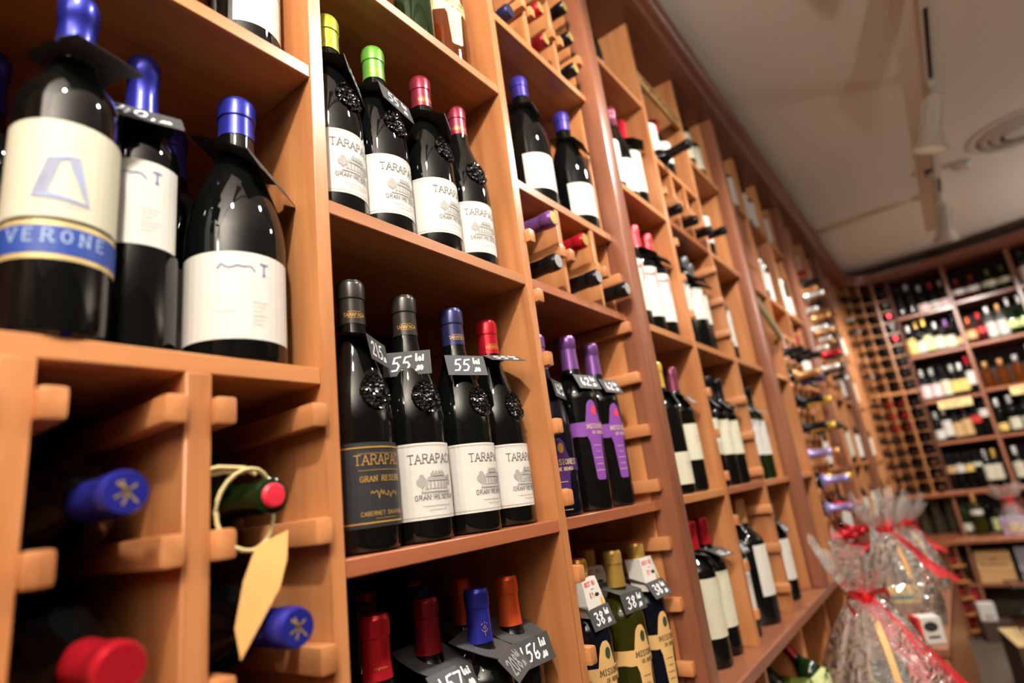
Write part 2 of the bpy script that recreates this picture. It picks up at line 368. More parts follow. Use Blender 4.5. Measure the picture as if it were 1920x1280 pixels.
        t = stroke_quads([[(D(-58), z1-.020), (D(-30), z1-.024), (D(-6), z1-.018)], [(D(-10), z1-.012), (D(-6), z1-.030), (D(-2), z1-.056)]], .0042)
        s = rect(D(-30), D(-10), z0+.06, z0+.0606)
        sheet(-92, 64, z0, z1, PAPER, [('red_ribbon_print', t, REDI), ('small_print', s, SKETCH)])
    elif lab == 'tall_cream':
        z0, z1 = H*.20, H*.60; rn = random.Random(3); t = []
        for i in range(26): 
            u = D(-45)+rn.random()*.05; v = z1-.015-rn.random()*.05; t += rect(u, u+.0008+rn.random()*.002, v, v+.001)
        sheet(-96, 66, z0, z1, CREAM, [('speckled_print', t, INK)])
    else:
        # 'plain:<z0>:<z1>:<paper>'
        _, a, b, pn = lab.split(':'); a, b = float(a), float(b)
        m = {'w': PAPER, 'c': CREAM, 'b': BLKP, 'y': mat('yellow_paper', (224, 190, 110), .5), 'g': mat('pale_green_paper', (206, 214, 150), .5), 't': mat('tan_paper', (196, 158, 110), .55), 'r': mat('red_paper', (190, 40, 40), .5), 'k': mat('pink_paper', (232, 200, 200), .5)}[pn]
        hh = (b-a)*H; s = rect(D(-26), D(8), a*H+hh*.62, a*H+hh*.64)+rect(D(-20), D(2), a*H+hh*.5, a*H+hh*.515)+rect(D(-16), D(-2), a*H+hh*.3, a*H+hh*.31)
        sheet(-96, 64, a*H, b*H, m, [('small_print', s, SKETCH)])
    LOOSE[k] = out
    return out
def seal_mesh(R, H):
    k = ('seal', R, H)
    if k in CACHE: return CACHE[k]
    p = prof_burgundy(R, H); n = 26; rn = random.Random(8); zc = H*.55; hz = H*.072; ha = .56; vs = {}; mb = MB(); V = []; F = []
    for i in range(n+1):
        for j in range(n+1):
            s, t = i/n*2-1, j/n*2-1; d = math.hypot(s, t)
            if d > 1.02: continue
            z = zc+hz*t; a = rad(4)+ha*s; ring = .0012 if .8 < d < .95 else 0
            r = r_at(p, z)+.0003+ring+(rn.random()*.0036 if d < .96 else 0); vs[(i, j)] = len(V); V.append((r*math.sin(a), -r*math.cos(a), z))
    for i in range(n):
        for j in range(n):
            q = [(i, j), (i+1, j), (i+1, j+1), (i, j+1)]
            if all(c in vs for c in q): F.append(tuple(vs[c] for c in q))
    mb.add(V, F, False); CACHE[k] = mb.mesh('embossed_seal', GLASS); return CACHE[k]
CAPTXT = {}
def cap_text(R, H, f0, style):
    k = (R, H, f0, style)
    if k not in CAPTXT:
        p = prof_bordeaux(R, H); r = r_at(p, H*(f0+.05))+.0007; z = H*(f0+.028); c = rad(-22)*r
        if style == 'estate': q = stroke_quads(strokes('TARAPACA', .0042, c, z, True, .8), .0006)+rect(c-.008, c+.008, z-.002, z-.0015)+rect(c-.008, c+.008, z+.006, z+.0065)
        elif style == 'figure': q = stroke_quads([[(c, z), (c, z+.006)], [(c-.004, z+.008), (c-.002, z+.005), (c+.002, z+.005), (c+.004, z+.008)], [(c-.002, z+.010), (c, z+.012), (c+.002, z+.010), (c, z+.008), (c-.002, z+.010)], [(c-.004, z+.013), (c-.003, z+.015)], [(c, z+.0145), (c, z+.0165)], [(c+.004, z+.013), (c+.003, z+.015)]], .0007)
        else: q = stroke_quads(scribble(c, z+.004, .014, .002, 7, 10), .0006)
        CAPTXT[k] = wrap(q, r, .0006).mesh('lettering', GOLD)
    return CAPTXT[k]

def bottle(label, x, y, z, kind='bordeaux', cap='black', lab=None, R=.0395, H=.322, yaw=0.0, glass=None, n=28, f0=.80, seal=False, captext=None, group=None,
           lying=False, tilt=0.0, cat='wine bottle', name='wine_bottle', topdot=None, rot=None):
    t = thing(name, label, cat, (x, y, z), rad(yaw), group)
    if lying:
        t.rotation_mode = 'XYZ'; t.rotation_euler = (rad(90+tilt), 0, rad(rot or 0))
    sub = t
    b = link('glass_body', body_mesh(kind, R, H, n), t, glass or GLASS)
    parts = [b]
    if cap:
        c = link('capsule', cap_mesh(kind, R, H, n, f0), t, capm(cap)); parts.append(c)
        if captext: parts.append(link('lettering', cap_text(R, H, f0, captext), c))
        if topdot:
            rr = R*.33
            k = ('dot', R, H)
            if k not in CACHE: CACHE[k] = MB().lathe([(rr, H*1.0035), (rr, H*1.0055), (0, H*1.006)], 16).mesh('capsule_top', GLASS)
            link('capsule_top', CACHE[k], t, topdot)
    if lab:
        for nm, me, subs in label_parts(lab, R, H, kind):
            o = link(nm, me, t); parts.append(o)
            for sn, sm in subs: link(sn, sm, o)
    if seal: parts.append(link('embossed_seal', seal_mesh(R, H), t, glass or GLASS))
    if lying:
        for p in parts:
            if p.parent == t: p.rotation_euler = (0, 0, rad(yaw))
    return t

TAGM = {}
def price_tag(label, x, y, z, txt, yaw=0.0, tilt=8.0, wd=.062, fl=.032, slope=14.0, small=',00', lei=True, group=None, ink=CHALK, depth=.030, roll=0):
    t = thing('price_tag', label, 'price tag', (x, y, z), rad(yaw), group)
    t.rotation_euler = (0, rad(roll), rad(yaw))
    w2 = wd/2; th = .0007; ca, sa = math.cos(rad(slope)), math.sin(rad(slope))
    def P(u, v): return Vector((u, -v*ca, -v*sa))          # plate: v forward from the neck axis
    mb = MB(); n = 16; hr = .0165; outer = []
    V = []; F = []
    for k in range(n):
        a = 2*math.pi*k/n; s, c = math.sin(a), math.cos(a); q = max(abs(s)/w2, abs(c)/depth)
        V.append(P(hr*s, hr*c)); V.append(P(s/q, c/q))
    for k in range(n):
        k2 = (k+1) % n; F.append((2*k, 2*k+1, 2*k2+1, 2*k2))
    V += [v-Vector((0, 0, th)) for v in V]
    m = len(F)
    for k in range(n):
        k2 = (k+1) % n; F.append((2*n+2*k, 2*n+2*k2, 2*n+2*k2+1, 2*n+2*k+1))
    mb.add(V, F)
    f0 = P(0, depth); ct, st = math.cos(rad(tilt)), math.sin(rad(tilt))
    down = Vector((0, -st, -ct)); out_ = Vector((0, -ct, st))
    A = [f0+Vector((-w2, 0, 0)), f0+Vector((w2, 0, 0)), f0+Vector((w2, 0, 0))+down*fl, f0+Vector((-w2, 0, 0))+down*fl]
    B = [p-out_*th for p in A]
    mb.add(A+B, [(0, 1, 2, 3), (4, 7, 6, 5), (0, 4, 5, 1), (1, 5, 6, 2), (2, 6, 7, 3), (3, 7, 4, 0)])
    c = mb.obj('card', CARD, t)
    if txt:
        pl = strokes(txt, fl*.55, -wd*.13, -fl*.78, slant=.12, gap=.6)
        if lei: pl += strokes('lei', fl*.26, wd*.27, -fl*.42, gap=.5, slant=.1)
        if small: pl += strokes(small, fl*.16, wd*.25, -fl*.80, gap=.5)
        ml = MB()
        for q in stroke_quads(pl, fl*.075): ml.add([f0+Vector((u, 0, 0))+down*(-v)+out_*.0006 for u, v in q], [(0, 1, 2, 3)])
        ml.obj('lettering', ink, c)
    return t

# ================================================================== the room
T = .018; LEDGE = .945; DEP = .34
TOPZ = 2.78
plaster = speckle(mat('ceiling_paint', (228, 218, 204), .9), 3, .03)
wallp = mat('wall_paint', (110, 92, 74), .9)
floorm = speckle(mat('floor_tile', (92, 82, 72), .35), 5, .15)
tag(MB().box(-3.2, 6.6, -4.2, .42, -.05, 0).obj('floor', floorm), kind='structure')
tag(MB().box(-3.2, 6.6, -4.2, .42, CEIL, CEIL+.05).obj('ceiling', plaster), kind='structure')
tag(MB().box(-3.2, 6.6, .38, .42, 0, CEIL).obj('wall_left', wallp), kind='structure')
tag(MB().box(6.5, 6.6, -4.2, .38, 0, CEIL).obj('wall_back', mat('olive_wall_paint', (96, 92, 70), .9)), kind='structure')
tag(MB().box(-3.2, 6.5, -4.3, -4.2, 0, CEIL).obj('wall_right', wallp), kind='structure')
tag(MB().box(-3.3, -3.2, -4.2, .38, 0, CEIL).obj('wall_front', wallp), kind='structure')

RAILM = MB().box(-.0095, .0095, -.008, .30, -.0125, .0125, .0045).mesh('rail', WY)
class Unit:
    def __init__(s, label, loc=(0, 0, 0), rz=0.0, name='shelf_unit', cat='shelf unit'):
        s.t = thing(name, label, cat, loc, rz)
    def up(s, x0, x1, z0=LEDGE, z1=TOPZ, y0=0.0, y1=DEP, m=None, name='upright', b=.0012): return MB().box(x0, x1, y0, y1, z0, z1, b).obj(name, m or WZ, s.t)
    def shelf(s, x0, x1, z, y0=.003, m=None, th=T, name='shelf', y1=DEP): return MB().box(x0, x1, y0, y1, z-th, z, .0012).obj(name, m or WX, s.t)
    def rail(s, x, z, y=0.0):
        o = link('rail', RAILM, s.t); o.location = (x, y, z); return o
    def back(s, x0, x1, z0=LEDGE, z1=TOPZ, y=DEP, m=None): return MB().box(x0, x1, y, y+.01, z0, z1).obj('back_panel', m or BACK, s.t)
    def post(s, x0, x1, z0=LEDGE, z1=TOPZ):
        s.up(x0, x0+.017, z0, z1, .0205, DEP); s.up(x1-.017, x1, z0, z1, .0205, DEP)
        return MB().box(x0-.001, x1+.001, -.028, .02, z0, z1, .006).obj('post', DZ, s.t)
RZ = [1.457+.111*k for k in range(-4, 12)]
def rails(u, x, z0, z1, side):
    for z in RZ:
        if z0+.02 < z < z1-.02: u.rail(x+side*.0095, z)

# --- unit 1: left bay, estate-label bay, cubby bay
u1 = Unit('tan wooden shelf unit nearest the viewer, with three bays and dark right post')
u1.back(-.02, 1.139)
u1.post(-.07, -.02)
u1.up(.358, .376); u1.up(.763, .781)
u1.post(1.139, 1.19)
# left bay
for z in (2.265, 1.887, 1.508): u1.shelf(-.02, .358, z)
u1.up(.100, .122, LEDGE, 1.49); u1.up(.223, .245, LEDGE, 1.49)
rails(u1, .122, LEDGE, 1.49, 1); rails(u1, .223, LEDGE, 1.49, -1); rails(u1, .245, LEDGE, 1.49, 1); rails(u1, .358, LEDGE, 1.49, -1); rails(u1, .100, LEDGE, 1.49, -1); rails(u1, -.02, LEDGE, 1.49, 1)
# estate bay
for z, m in ((2.47, WX), (2.09, WX), (1.712, WX)): u1.shelf(.376, .763, z, m=m)
u1.shelf(.376, .763, 1.316, m=MX)
# cubby bay
for z, m in ((2.277, WX), (1.904, WX), (1.712, MX), (1.316, MX)): u1.shelf(.781, 1.139, z, m=m)
for x in (.902, 1.040):
    u1.up(x, x+.014, 1.712, 1.886, .004, .30, name='divider'); u1.up(x-.02*(x > 1), x-.02*(x > 1)+.014, 2.277, TOPZ, .004, .30, name='divider')
for x in (.781, .916, 1.054): u1.rail(x+.0095, 1.79)
for x in (.902, 1.040, 1.139): u1.rail(x-.0095, 1.79)
rails(u1, .781, 1.316, 1.70, 1); rails(u1, 1.139, 1.316, 1.70, -1); rails(u1, .781, LEDGE, 1.30, 1); rails(u1, 1.139, LEDGE, 1.30, -1)
for x in (.781, .916, 1.034): u1.rail(x+.0095, 2.37)
for x in (.902, 1.02, 1.139): u1.rail(x-.0095, 2.37)

# --- unit 2
u2 = Unit('tan wooden shelf unit between the first and second dark posts')
u2.back(1.19, 2.275)
u2.up(1.546, 1.563); u2.up(1.916, 1.933); u2.post(2.275, 2.325)
for z in (2.478, 2.09, 1.713, 1.317): u2.shelf(1.19, 1.546, z)
for z, m in ((2.30, WX), (2.09, MX), (1.713, WX), (1.317, MX)): u2.shelf(1.563, 1.916, z, m=m)
for z in (2.46, 2.09, 1.713, 1.317): u2.shelf(1.933, 2.275, z)
for x in (1.676, 1.79): u2.up(x, x+.013, 2.09, 2.282, .004, .30, name='divider')
for x in (1.563, 1.689, 1.803): u2.rail(x+.0095, 2.18)
for x in (1.676, 1.79, 1.916): u2.rail(x-.0095, 2.18)
for z0, z1 in ((1.713, 2.07), (1.317, 1.69), (LEDGE, 1.30)): rails(u2, 1.563, z0, z1, 1); rails(u2, 1.916, z0, z1, -1)

# --- unit 3
u3 = Unit('tan wooden shelf unit between the second and third dark posts')
u3.back(2.325, 3.41)
u3.up(2.67, 2.687); u3.up(3.04, 3.057); u3.post(3.41, 3.46)
for z in (2.478, 2.09, 1.713, 1.317): u3.shelf(2.325, 2.67, z)
for z in (2.478, 2.09, 1.93): u3.shelf(2.687, 3.04, z)
for z in (2.478, 2.09, 1.713, 1.317): u3.shelf(3.057, 3.41, z)
for x in (2.796, 2.917): u3.up(x, x+.012, LEDGE, 1.912, .004, .30, name='divider')
for x in (2.687, 2.808, 2.929): rails(u3, x, LEDGE, 1.90, 1)
for x in (2.796, 2.917, 3.04): rails(u3, x, LEDGE, 1.90, -1)

# --- unit 4 and 5
u4 = Unit('tan wooden shelf unit between the third and fourth dark posts')
u4.back(3.46, 4.55)
u4.up(3.81, 3.827); u4.up(4.18, 4.197); u4.post(4.55, 4.60)
for z in (2.478, 1.713, 1.317): u4.shelf(3.46, 3.81, z)
for z in (2.478, 2.35, 1.713, 1.317): u4.shelf(3.827, 4.18, z)
for z in (2.478, 2.09, 1.713, 1.317): u4.shelf(4.197, 4.55, z)
for x in (3.57, 3.69): u4.up(x, x+.012, 1.713, 2.46, .004, .30, name='divider')
for x in (3.46, 3.582, 3.702): rails(u4, x, 1.713, 2.46, 1)
for x in (3.57, 3.69, 3.81): rails(u4, x, 1.713, 2.46, -1)
for x in (3.94, 4.06): u4.up(x, x+.012, 1.713, 2.33, .004, .30, name='divider')
for x in (3.827, 3.952, 4.072): rails(u4, x, 1.713, 2.33, 1)
for x in (3.94, 4.06, 4.18): rails(u4, x, 1.713, 2.33, -1)
u5 = Unit('last tan wooden shelf unit before the curved corner')
u5.back(4.60, 5.49)
u5.up(4.90, 4.917); u5.up(5.19, 5.207); u5.up(5.475, 5.492)
for z in (2.478, 2.09, 1.713, 1.317): 
    u5.shelf(4.60, 4.90, z); u5.shelf(4.917, 5.19, z); u5.shelf(5.207, 5.475, z)
for x in (5.295, 5.385): u5.up(x, x+.01, 1.335, 2.46, .004, .30, name='divider')

# --- the long ledge and the lower carcass of the left wall
PATH = [(-1.2, 0.0), (0, 0), (1.2, 0), (2.4, 0), (3.6, 0), (4.7, 0), (5.5, 0)]
ARC = [(5.5+.35*math.sin(rad(a)), -.35+.35*math.cos(rad(a))) for a in range(9, 91, 9)]
def fwdp(p, rz, d): return (p[0]+math.cos(rad(rz))*d, p[1]+math.sin(rad(rz))*d)
W1o = (5.85, -.35); W1e = fwdp(W1o, -90, .40); W2e = fwdp(W1e, -95, .42); W3e = fwdp(W2e, -102, .44); W4e = fwdp(W3e, -110, .6)
FULL = PATH+ARC+[W1e, W2e, W3e, W4e]
def sweep(path, prof, name, m, kind='structure', parent=None):
    """sweep a closed (d,z) profile along a plan path; d>0 points into the room"""
    mb = MB(); n = len(prof); V = []; F = []
    for i, p in enumerate(path):
        a = Vector(path[max(i-1, 0)]); b = Vector(path[min(i+1, len(path)-1)]); t = (b-a).normalized(); nr = Vector((t.y, -t.x))
        for d, z in prof: V.append((p[0]+nr.x*d, p[1]+nr.y*d, z))
    for i in range(len(path)-1):
        for k in range(n): F.append((i*n+k, i*n+(k+1) % n, (i+1)*n+(k+1) % n, (i+1)*n+k))
    F += [tuple(range(n)), tuple((len(path)-1)*n+k for k in range(n))[::-1]]
    mb.add(V, F); o = mb.obj(name, m, parent)
    if kind: o['kind'] = kind
    return o
sweep(FULL, [(-.34, TOPZ), (0.0, TOPZ), (.058, TOPZ), (.062, TOPZ+.008), (.066, TOPZ+.02), (.082, TOPZ+.028), (.094, TOPZ+.04), (.100, TOPZ+.052), (.100, TOPZ+.066), (-.34, TOPZ+.066)], 'trim_1', wood('shaded_cornice_across', (126, 72, 50), (100, 54, 38), 0))  # cornice wood coloured darker to stand in for shade on its underside
lg = sweep(PATH, [(-.34, LEDGE-.03), (.022, LEDGE-.03), (.026, LEDGE-.026), (.026, LEDGE-.004), (.022, LEDGE), (-.34, LEDGE)], 'display_ledge', DX, None)
tag(lg, 'long reddish wooden ledge running under the left wall shelves', 'ledge')
lc = Unit('low wooden cabinet carcass under the long left ledge', name='lower_cabinet', cat='cabinet')
lc.back(-.5, 5.45, 0, LEDGE-.03)
lc.shelf(-.5, 5.45, .06, y0=.03, th=.06, name='plinth', m=DX)
lc.shelf(-.5, 5.45, .50, y0=.01)
lc.shelf(1.56, 1.93, .745, y0=.01)
for x in (-.5, .36, 1.14, 1.54, 1.93, 2.29, 2.68, 3.05, 3.43, 3.81, 4.19, 4.57, 5.0, 5.43): lc.up(x, x+.02, .06, LEDGE-.031, m=WZ)

# --- curved corner rack
cr = Unit('tall curved corner rack packed with lying bottles beside the back wall', (0, 0, 0), 0, 'corner_rack', 'wine rack')
CC = Vector((5.5, -.35)); CRn = .35
def arcp(th, r): return (CC.x+r*math.sin(rad(th)), CC.y+r*math.cos(rad(th)))
NC = 5; STEP = 90/NC
for k in range(NC+1):
    th = k*STEP; p = arcp(th, CRn)
    o = MB().box(-.007, .007, 0.0, .30, 1.0, TOPZ, .001).obj('divider', WZ, cr.t); o.location = (p[0], p[1], 0); o.rotation_euler = (0, 0, rad(-th))
CROWS = [1.04+.0985*k for k in range(8)]+[1.872+.0985*k for k in range(9)]
for z in CROWS:
    for k in range(NC):
        p = arcp(k*STEP+STEP/2, CRn)
        o = MB().box(-.05, .05, .01, .20, z-.0475, z-.0395).obj('rail', WX, cr.t) if (k, z) == (0, CROWS[0]) else None
        if o is None:
            o = link('rail', CR_RAIL, cr.t)
        else: CR_RAIL = o.data
        o.location = (p[0], p[1], 0 if z == CROWS[0] and k == 0 else z-CROWS[0]); o.rotation_euler = (0, 0, rad(-(k*STEP+STEP/2)))
def arc_board(z0, z1, rin, rout, name, m):
    mb = MB(); V = []; F = []; n = 15
    for i in range(n+1):
        th = 90*i/n
        for r, z in ((rin, z0), (rout, z0), (rout, z1), (rin, z1)): p = arcp(th, r); V.append((p[0], p[1], z))
    for i in range(n):
        for k in range(4): F.append((4*i+k, 4*i+(k+1) % 4, 4*i+4+(k+1) % 4, 4*i+4+k))
    F += [(0, 1, 2, 3), (4*n+3, 4*n+2, 4*n+1, 4*n)]
    return mb.add(V, F).obj(name, m, cr.t)
arc_board(1.805, 1.823, CRn-.004, CRn+.3, 'shelf', WX)
mb = arc_board(1.0, TOPZ, CRn+.31, CRn+.32, 'back_panel', BACK)

# --- back wall bays
def back_bay(label, o, rz, wdt, zs, first=False):
    u = Unit(label, (o[0], o[1], 0), rad(rz))
    u.up(-.012, .012, 1.0, TOPZ, m=DZ); u.back(0, wdt, 1.0, TOPZ, m=mat('dark_back_board', (46, 38, 30), .7))
    for z in zs: u.shelf(.012, wdt-.012, z, m=MX, th=.022)
    return u
WZS = (2.44, 2.095, 1.715, 1.38)
w1 = back_bay('back wall shelf bay beside the curved corner rack', W1o, -90, .40, WZS)
w2 = back_bay('back wall shelf bay with liqueur bottles, second from the corner', W1e, -95, .42, (2.46, 2.10, 1.735, 1.38))
w3 = back_bay('back wall shelf bay cut by the right picture edge', W2e, -102, .44, (2.46, 2.10, 1.735, 1.38))
w3.up(.428, .452, 1.0, TOPZ, m=DZ)
LOWP = ARC[4:]+[W1e, W2e, W3e, W4e]
o = sweep([(5.5, 0)]+ARC+[W1e, W2e, W3e, W4e], [(-.34, .968), (.03, .968), (.034, .975), (.034, .995), (.03, 1.0), (-.34, 1.0)], 'curved_shelf', MX, None)
tag(o, 'curved reddish shelf board under the corner rack and back wall bays', 'shelf')
o = sweep([(5.5, 0)]+ARC+[W1e, W2e, W3e, W4e], [(-.278, .635), (.24, .635), (.246, .64), (.246, .662), (.24, .668), (-.278, .668)], 'curved_counter', MX, None)
tag(o, 'curved wooden counter below the back wall shelves', 'counter')
nb = Unit('dark niche and low cabinets below the back wall shelves', (0, 0, 0), 0, 'low_cabinet', 'cabinet')
niche = mat('niche_board', (92, 84, 60), .8)
for p, q in zip([(5.5, 0)]+ARC+[W1e, W2e], ARC+[W1e, W2e, W3e]):
    a, b = Vector(p), Vector(q); t = (b-a).normalized(); nr = Vector((-t.y, t.x)); A = a+nr*.28; B = b+nr*.28; A2 = a+nr*.30; B2 = b+nr*.30
    MB().add([(A.x, A.y, 0), (B.x, B.y, 0), (B2.x, B2.y, 0), (A2.x, A2.y, 0), (A.x, A.y, .966), (B.x, B.y, .966), (B2.x, B2.y, .966), (A2.x, A2.y, .966)], [(0, 1, 5, 4), (2, 3, 7, 6), (4, 5, 6, 7), (0, 3, 2, 1), (1, 2, 6, 5), (0, 4, 7, 3)]).obj('back_panel', niche, nb.t)
def nb_up(p, rz, d0, d1, z0, z1, wdt=.02, m=DZ):
    o = MB().box(-wdt/2, wdt/2, d0, d1, z0, z1, .001).obj('upright', m, nb.t); o.location = (p[0], p[1], 0); o.rotation_euler = (0, 0, rad(rz)); return o
nb_up(W1o, -90, 0, .28, .668, .966); nb_up(W1e, -93, 0, .28, .668, .966); nb_up(W2e, -98, 0, .28, .668, .966)
for p, rz in ((arcp(30, CRn), -30), (arcp(60, CRn), -60), (W1o, -90), (W1e, -93), (W2e, -98), (W3e, -106)): nb_up(p, rz, -.2, .28, 0, .634)
sweep([arcp(60, CRn), arcp(75, CRn), W1o, W1e, W2e, W3e], [(-.28, .33), (.19, .33), (.19, .35), (-.28, .35)], 'shelf', DX, None, nb.t)
sweep([arcp(0, CRn), arcp(30, CRn), arcp(60, CRn), W1o, W1e, W2e, W3e], [(-.28, .0), (.19, .0), (.19, .04), (-.28, .04)], 'plinth', DX, None, nb.t)

# --- track, lamps, ceiling fittings
white = mat('white_metal', (214, 206, 194), .4)
blackm = mat('black_plastic', (18, 18, 20), .5)
tr = thing('light_track', 'long white ceiling light track running parallel to the left shelves', 'track', (0, RAIL_Y, CEIL))
MB().box(-2.4, 5.35, -.02, .02, -.035, 0, .002).obj('track_body', white, tr)
for a, b in ((-2.3, -1.7), (-.3, .5), (1.1, 1.8), (2.45, 2.98), (4.22, 4.45)): MB().box(a, b, -.008, .008, -.0365, -.034).obj('slot', blackm, tr)
for x in (2.25, 4.1):
    MB().box(x, x+.05, -.004+.055, .004+.055, -.03, 0).box(x+.02, x+.03, .02, .06, -.012, 0).obj('bracket', blackm, tr)
def track_lamp(i, x, y, aim, power, label, size=62, z=CEIL-.035):
    t = thing('track_lamp', label, 'spotlight', (x, y, z), 0, 'white spotlights on the ceiling track')
    MB().box(-.05, .05, -.014, .014, -.022, 0, .003).obj('adapter', white, t)
    MB().tube([(0, 0, -.02), (0, 0, -.06)], .008).obj('stem', white, t)
    h = bpy.data.objects.new('head', None); 
    d = (Vector(aim)-Vector((x, y, z-.07))).normalized()
    q = d.to_track_quat('-Z', 'Y')
    hs = 1.4
    p = [(0, 0), (.026, 0), (.03, -.006), (.031, -.12), (.034, -.125), (.036, -.14), (.05, -.162), (.053, -.172), (.048, -.172), (.034, -.145), (.03, -.14), (0, -.138)]
    o = MB().lathe([(a*hs, b*hs) for a, b in p], 24).obj('lamp_head', white, t); o.location = (0, 0, -.055); o.rotation_mode = 'QUATERNION'; o.rotation_quaternion = q
    g = MB().lathe([(a*hs, b*hs) for a, b in [(0, -.1385), (.029, -.1385), (.029, -.142), (0, -.144)]], 20).obj('lens', EMIT, o)
    f = MB()
    for k in range(8):
        a = 2*math.pi*k/8; f.box(.043*math.cos(a)-.002, .043*math.cos(a)+.002, .043*math.sin(a)-.007, .043*math.sin(a)+.007, -.16, -.03)
    f.obj('cooling_fin', white, o)
    L = bpy.data.lights.new('spot', 'SPOT'); L.energy = power; L.spot_size = rad(size*2); L.spot_blend = .7; L.shadow_soft_size = .042; L.color = (1.0, .95, .88)
    lo = bpy.data.objects.new('spot', L); COL.objects.link(lo); lo.parent = t
    lo.location = Vector((0, 0, -.055))+d*.25; lo.rotation_mode = 'QUATERNION'; lo.rotation_quaternion = q
    return t
EMIT = bpy.data.materials.new('lamp_lens'); EMIT.use_nodes = True
b = EMIT.node_tree.nodes['Principled BSDF']; b.inputs['Emission Color'].default_value = (1, .88, .7, 1); b.inputs['Emission Strength'].default_value = 2.0
LN = ['spotlight at the far rear end of the track, behind the viewer', 'spotlight on the track above and behind the viewer', 'spotlight on the track above the nearest shelf unit', 'spotlight on the track above the second shelf unit',
      'larger, nearer white spotlight hanging from the ceiling track', 'smaller white spotlight at the far end of the ceiling track']
AIM = [(-1.3, 0, 1.5), (.55, 0, 1.75), (.75, 0, 1.55), (1.8, 0, 1.5), (3.3, -.25, 1.2), (5.5, -.5, 1.2)]
for i, x in enumerate(LAMP_X): track_lamp(i, x, RAIL_Y, AIM[i], SPOT_W[i], LN[i])
def added_uplighter(label, x, y, power):  # unseen lamp, added only to brighten the ceiling
    t = thing('added_floor_lamp', label, 'added lamp', (x, y, 0))
    MB().lathe([(0, 0), (.15, 0), (.15, .015), (.03, .03), (0, .03)], 32).obj('base', blackm, t)
    MB().tube([(0, 0, .02), (0, 0, 1.88)], .012, 12).obj('pole', blackm, t)
    MB().lathe([(.02, 1.86), (.08, 1.89), (.15, 1.98), (.16, 2.03), (.153, 2.03), (.075, 1.90), (.0, 1.89)], 32).obj('bowl_shade', white, t)
    L = bpy.data.lights.new('added_uplight', 'POINT'); L.energy = power; L.shadow_soft_size = .06; L.color = (1.0, .97, .93)
    lo = bpy.data.objects.new('added_uplight', L); COL.objects.link(lo); lo.parent = t; lo.location = (0, 0, 1.965)
added_uplighter('added black fill lamp with upturned bowl, unseen behind the viewer', -1.5, -1.1, UP_W[0])
added_uplighter('added black fill lamp with upturned bowl, unseen across the aisle', 4.9, -3.0, UP_W[1])
sp = thing('ceiling_vent', 'large round ceiling vent with concentric rings right of the track', 'vent', (3.98, -1.20, CEIL))
for k, (ra, rb, zz) in enumerate(((.235, .20, -.012), (.18, .15, -.02), (.13, .10, -.026), (.075, 0, -.03))):
    MB().lathe([(rb, zz), (ra, zz+.004), (ra+.008, zz+.012), (ra+.006, 0), (rb, -.004)] if rb else [(0, zz), (ra, zz+.006), (ra+.006, 0)], 40).obj('ring', white, sp)
MB().lathe([(0, -.002), (.24, -.002), (.24, 0)], 40).obj('backing', blackm, sp)
sd = thing('smoke_detector', 'small round white smoke detector between track and vent', 'detector', (4.18, -.935, CEIL))
MB().lathe([(.055, 0), (.055, -.012), (.05, -.016)], 24).obj('base_ring', white, sd)
MB().lathe([(.044, -.014), (.046, -.03), (.038, -.042), (0, -.046)], 24).obj('sensor_cap', white, sd)

# ================================================================== bottles on the near shelves
def y_in(d=.05): return d
EH, ER = .320, .0420
def estate(label, x, y, z, cap, lab='estate', yaw=0, **k):
    return bottle(label, x, y, z, 'burgundy', cap, lab, ER, EH, yaw, n=40, f0=.825, seal=True, captext='estate', **k)
zA2, zA3 = 1.712, 1.316
GE = 'four estate-label bottles in a row'
estate('dark wine bottle with lime-yellow capsule and white estate label, beside the near upright', .424, .054, zA2, 'limeyellow', yaw=2)
estate('dark wine bottle with bright green capsule and white estate label', .507, .054, zA2, 'green', yaw=-1)
estate('wine bottle with dull crimson capsule, directly right of the bright green-capped bottle', .602, .050, zA2, 'burgundy', yaw=2)
estate('wine bottle with dull crimson capsule, last on the row with the green-capped bottle', .700, .060, zA2, 'burgundy', yaw=-14)
estate('wine bottle with black and gold estate label', .440, .052, zA3, 'charcoal', 'estate_black', yaw=-4)
estate('wine bottle with charcoal capsule and white estate label behind flat 55 lei tag', .530, .054, zA3, 'charcoal', yaw=-14)
estate('wine bottle with navy capsule and white estate label', .626, .054, zA3, 'navy', yaw=0)
estate('wine bottle with bright red capsule and white estate label', .718, .062, zA3, 'red', yaw=0)
zt = EH*.745
price_tag('dark price card seen edge-on below the lime-yellow capsule', .424, .054, zA2+zt, '55', yaw=36, tilt=12, wd=.072, depth=.034)
price_tag('dark price card reading 55 below the bright green capsule', .507, .054, zA2+zt, '55', yaw=12, tilt=14, wd=.074, depth=.034)
price_tag('dark price card below the crimson capsule beside the green-capped bottle', .602, .050, zA2+zt, '55', yaw=42, tilt=12, wd=.076, depth=.036)
price_tag('grey price card reading 215 on the black-label bottle', .440, .052, zA3+zt+.012, '215', yaw=30, tilt=10, small=',00', lei=False)
price_tag('flat grey price card reading 55 lei, facing the viewer', .530, .054, zA3+zt+.006, '55', yaw=-46, tilt=2, depth=.026)
price_tag('grey price card reading 55 lei below the navy capsule', .626, .054, zA3+zt+.012, '55', yaw=-22, tilt=16)
price_tag('tilted grey price card on the red-capped estate bottle', .718, .062, zA3+zt+.020, '55', yaw=-20, tilt=62, slope=4)

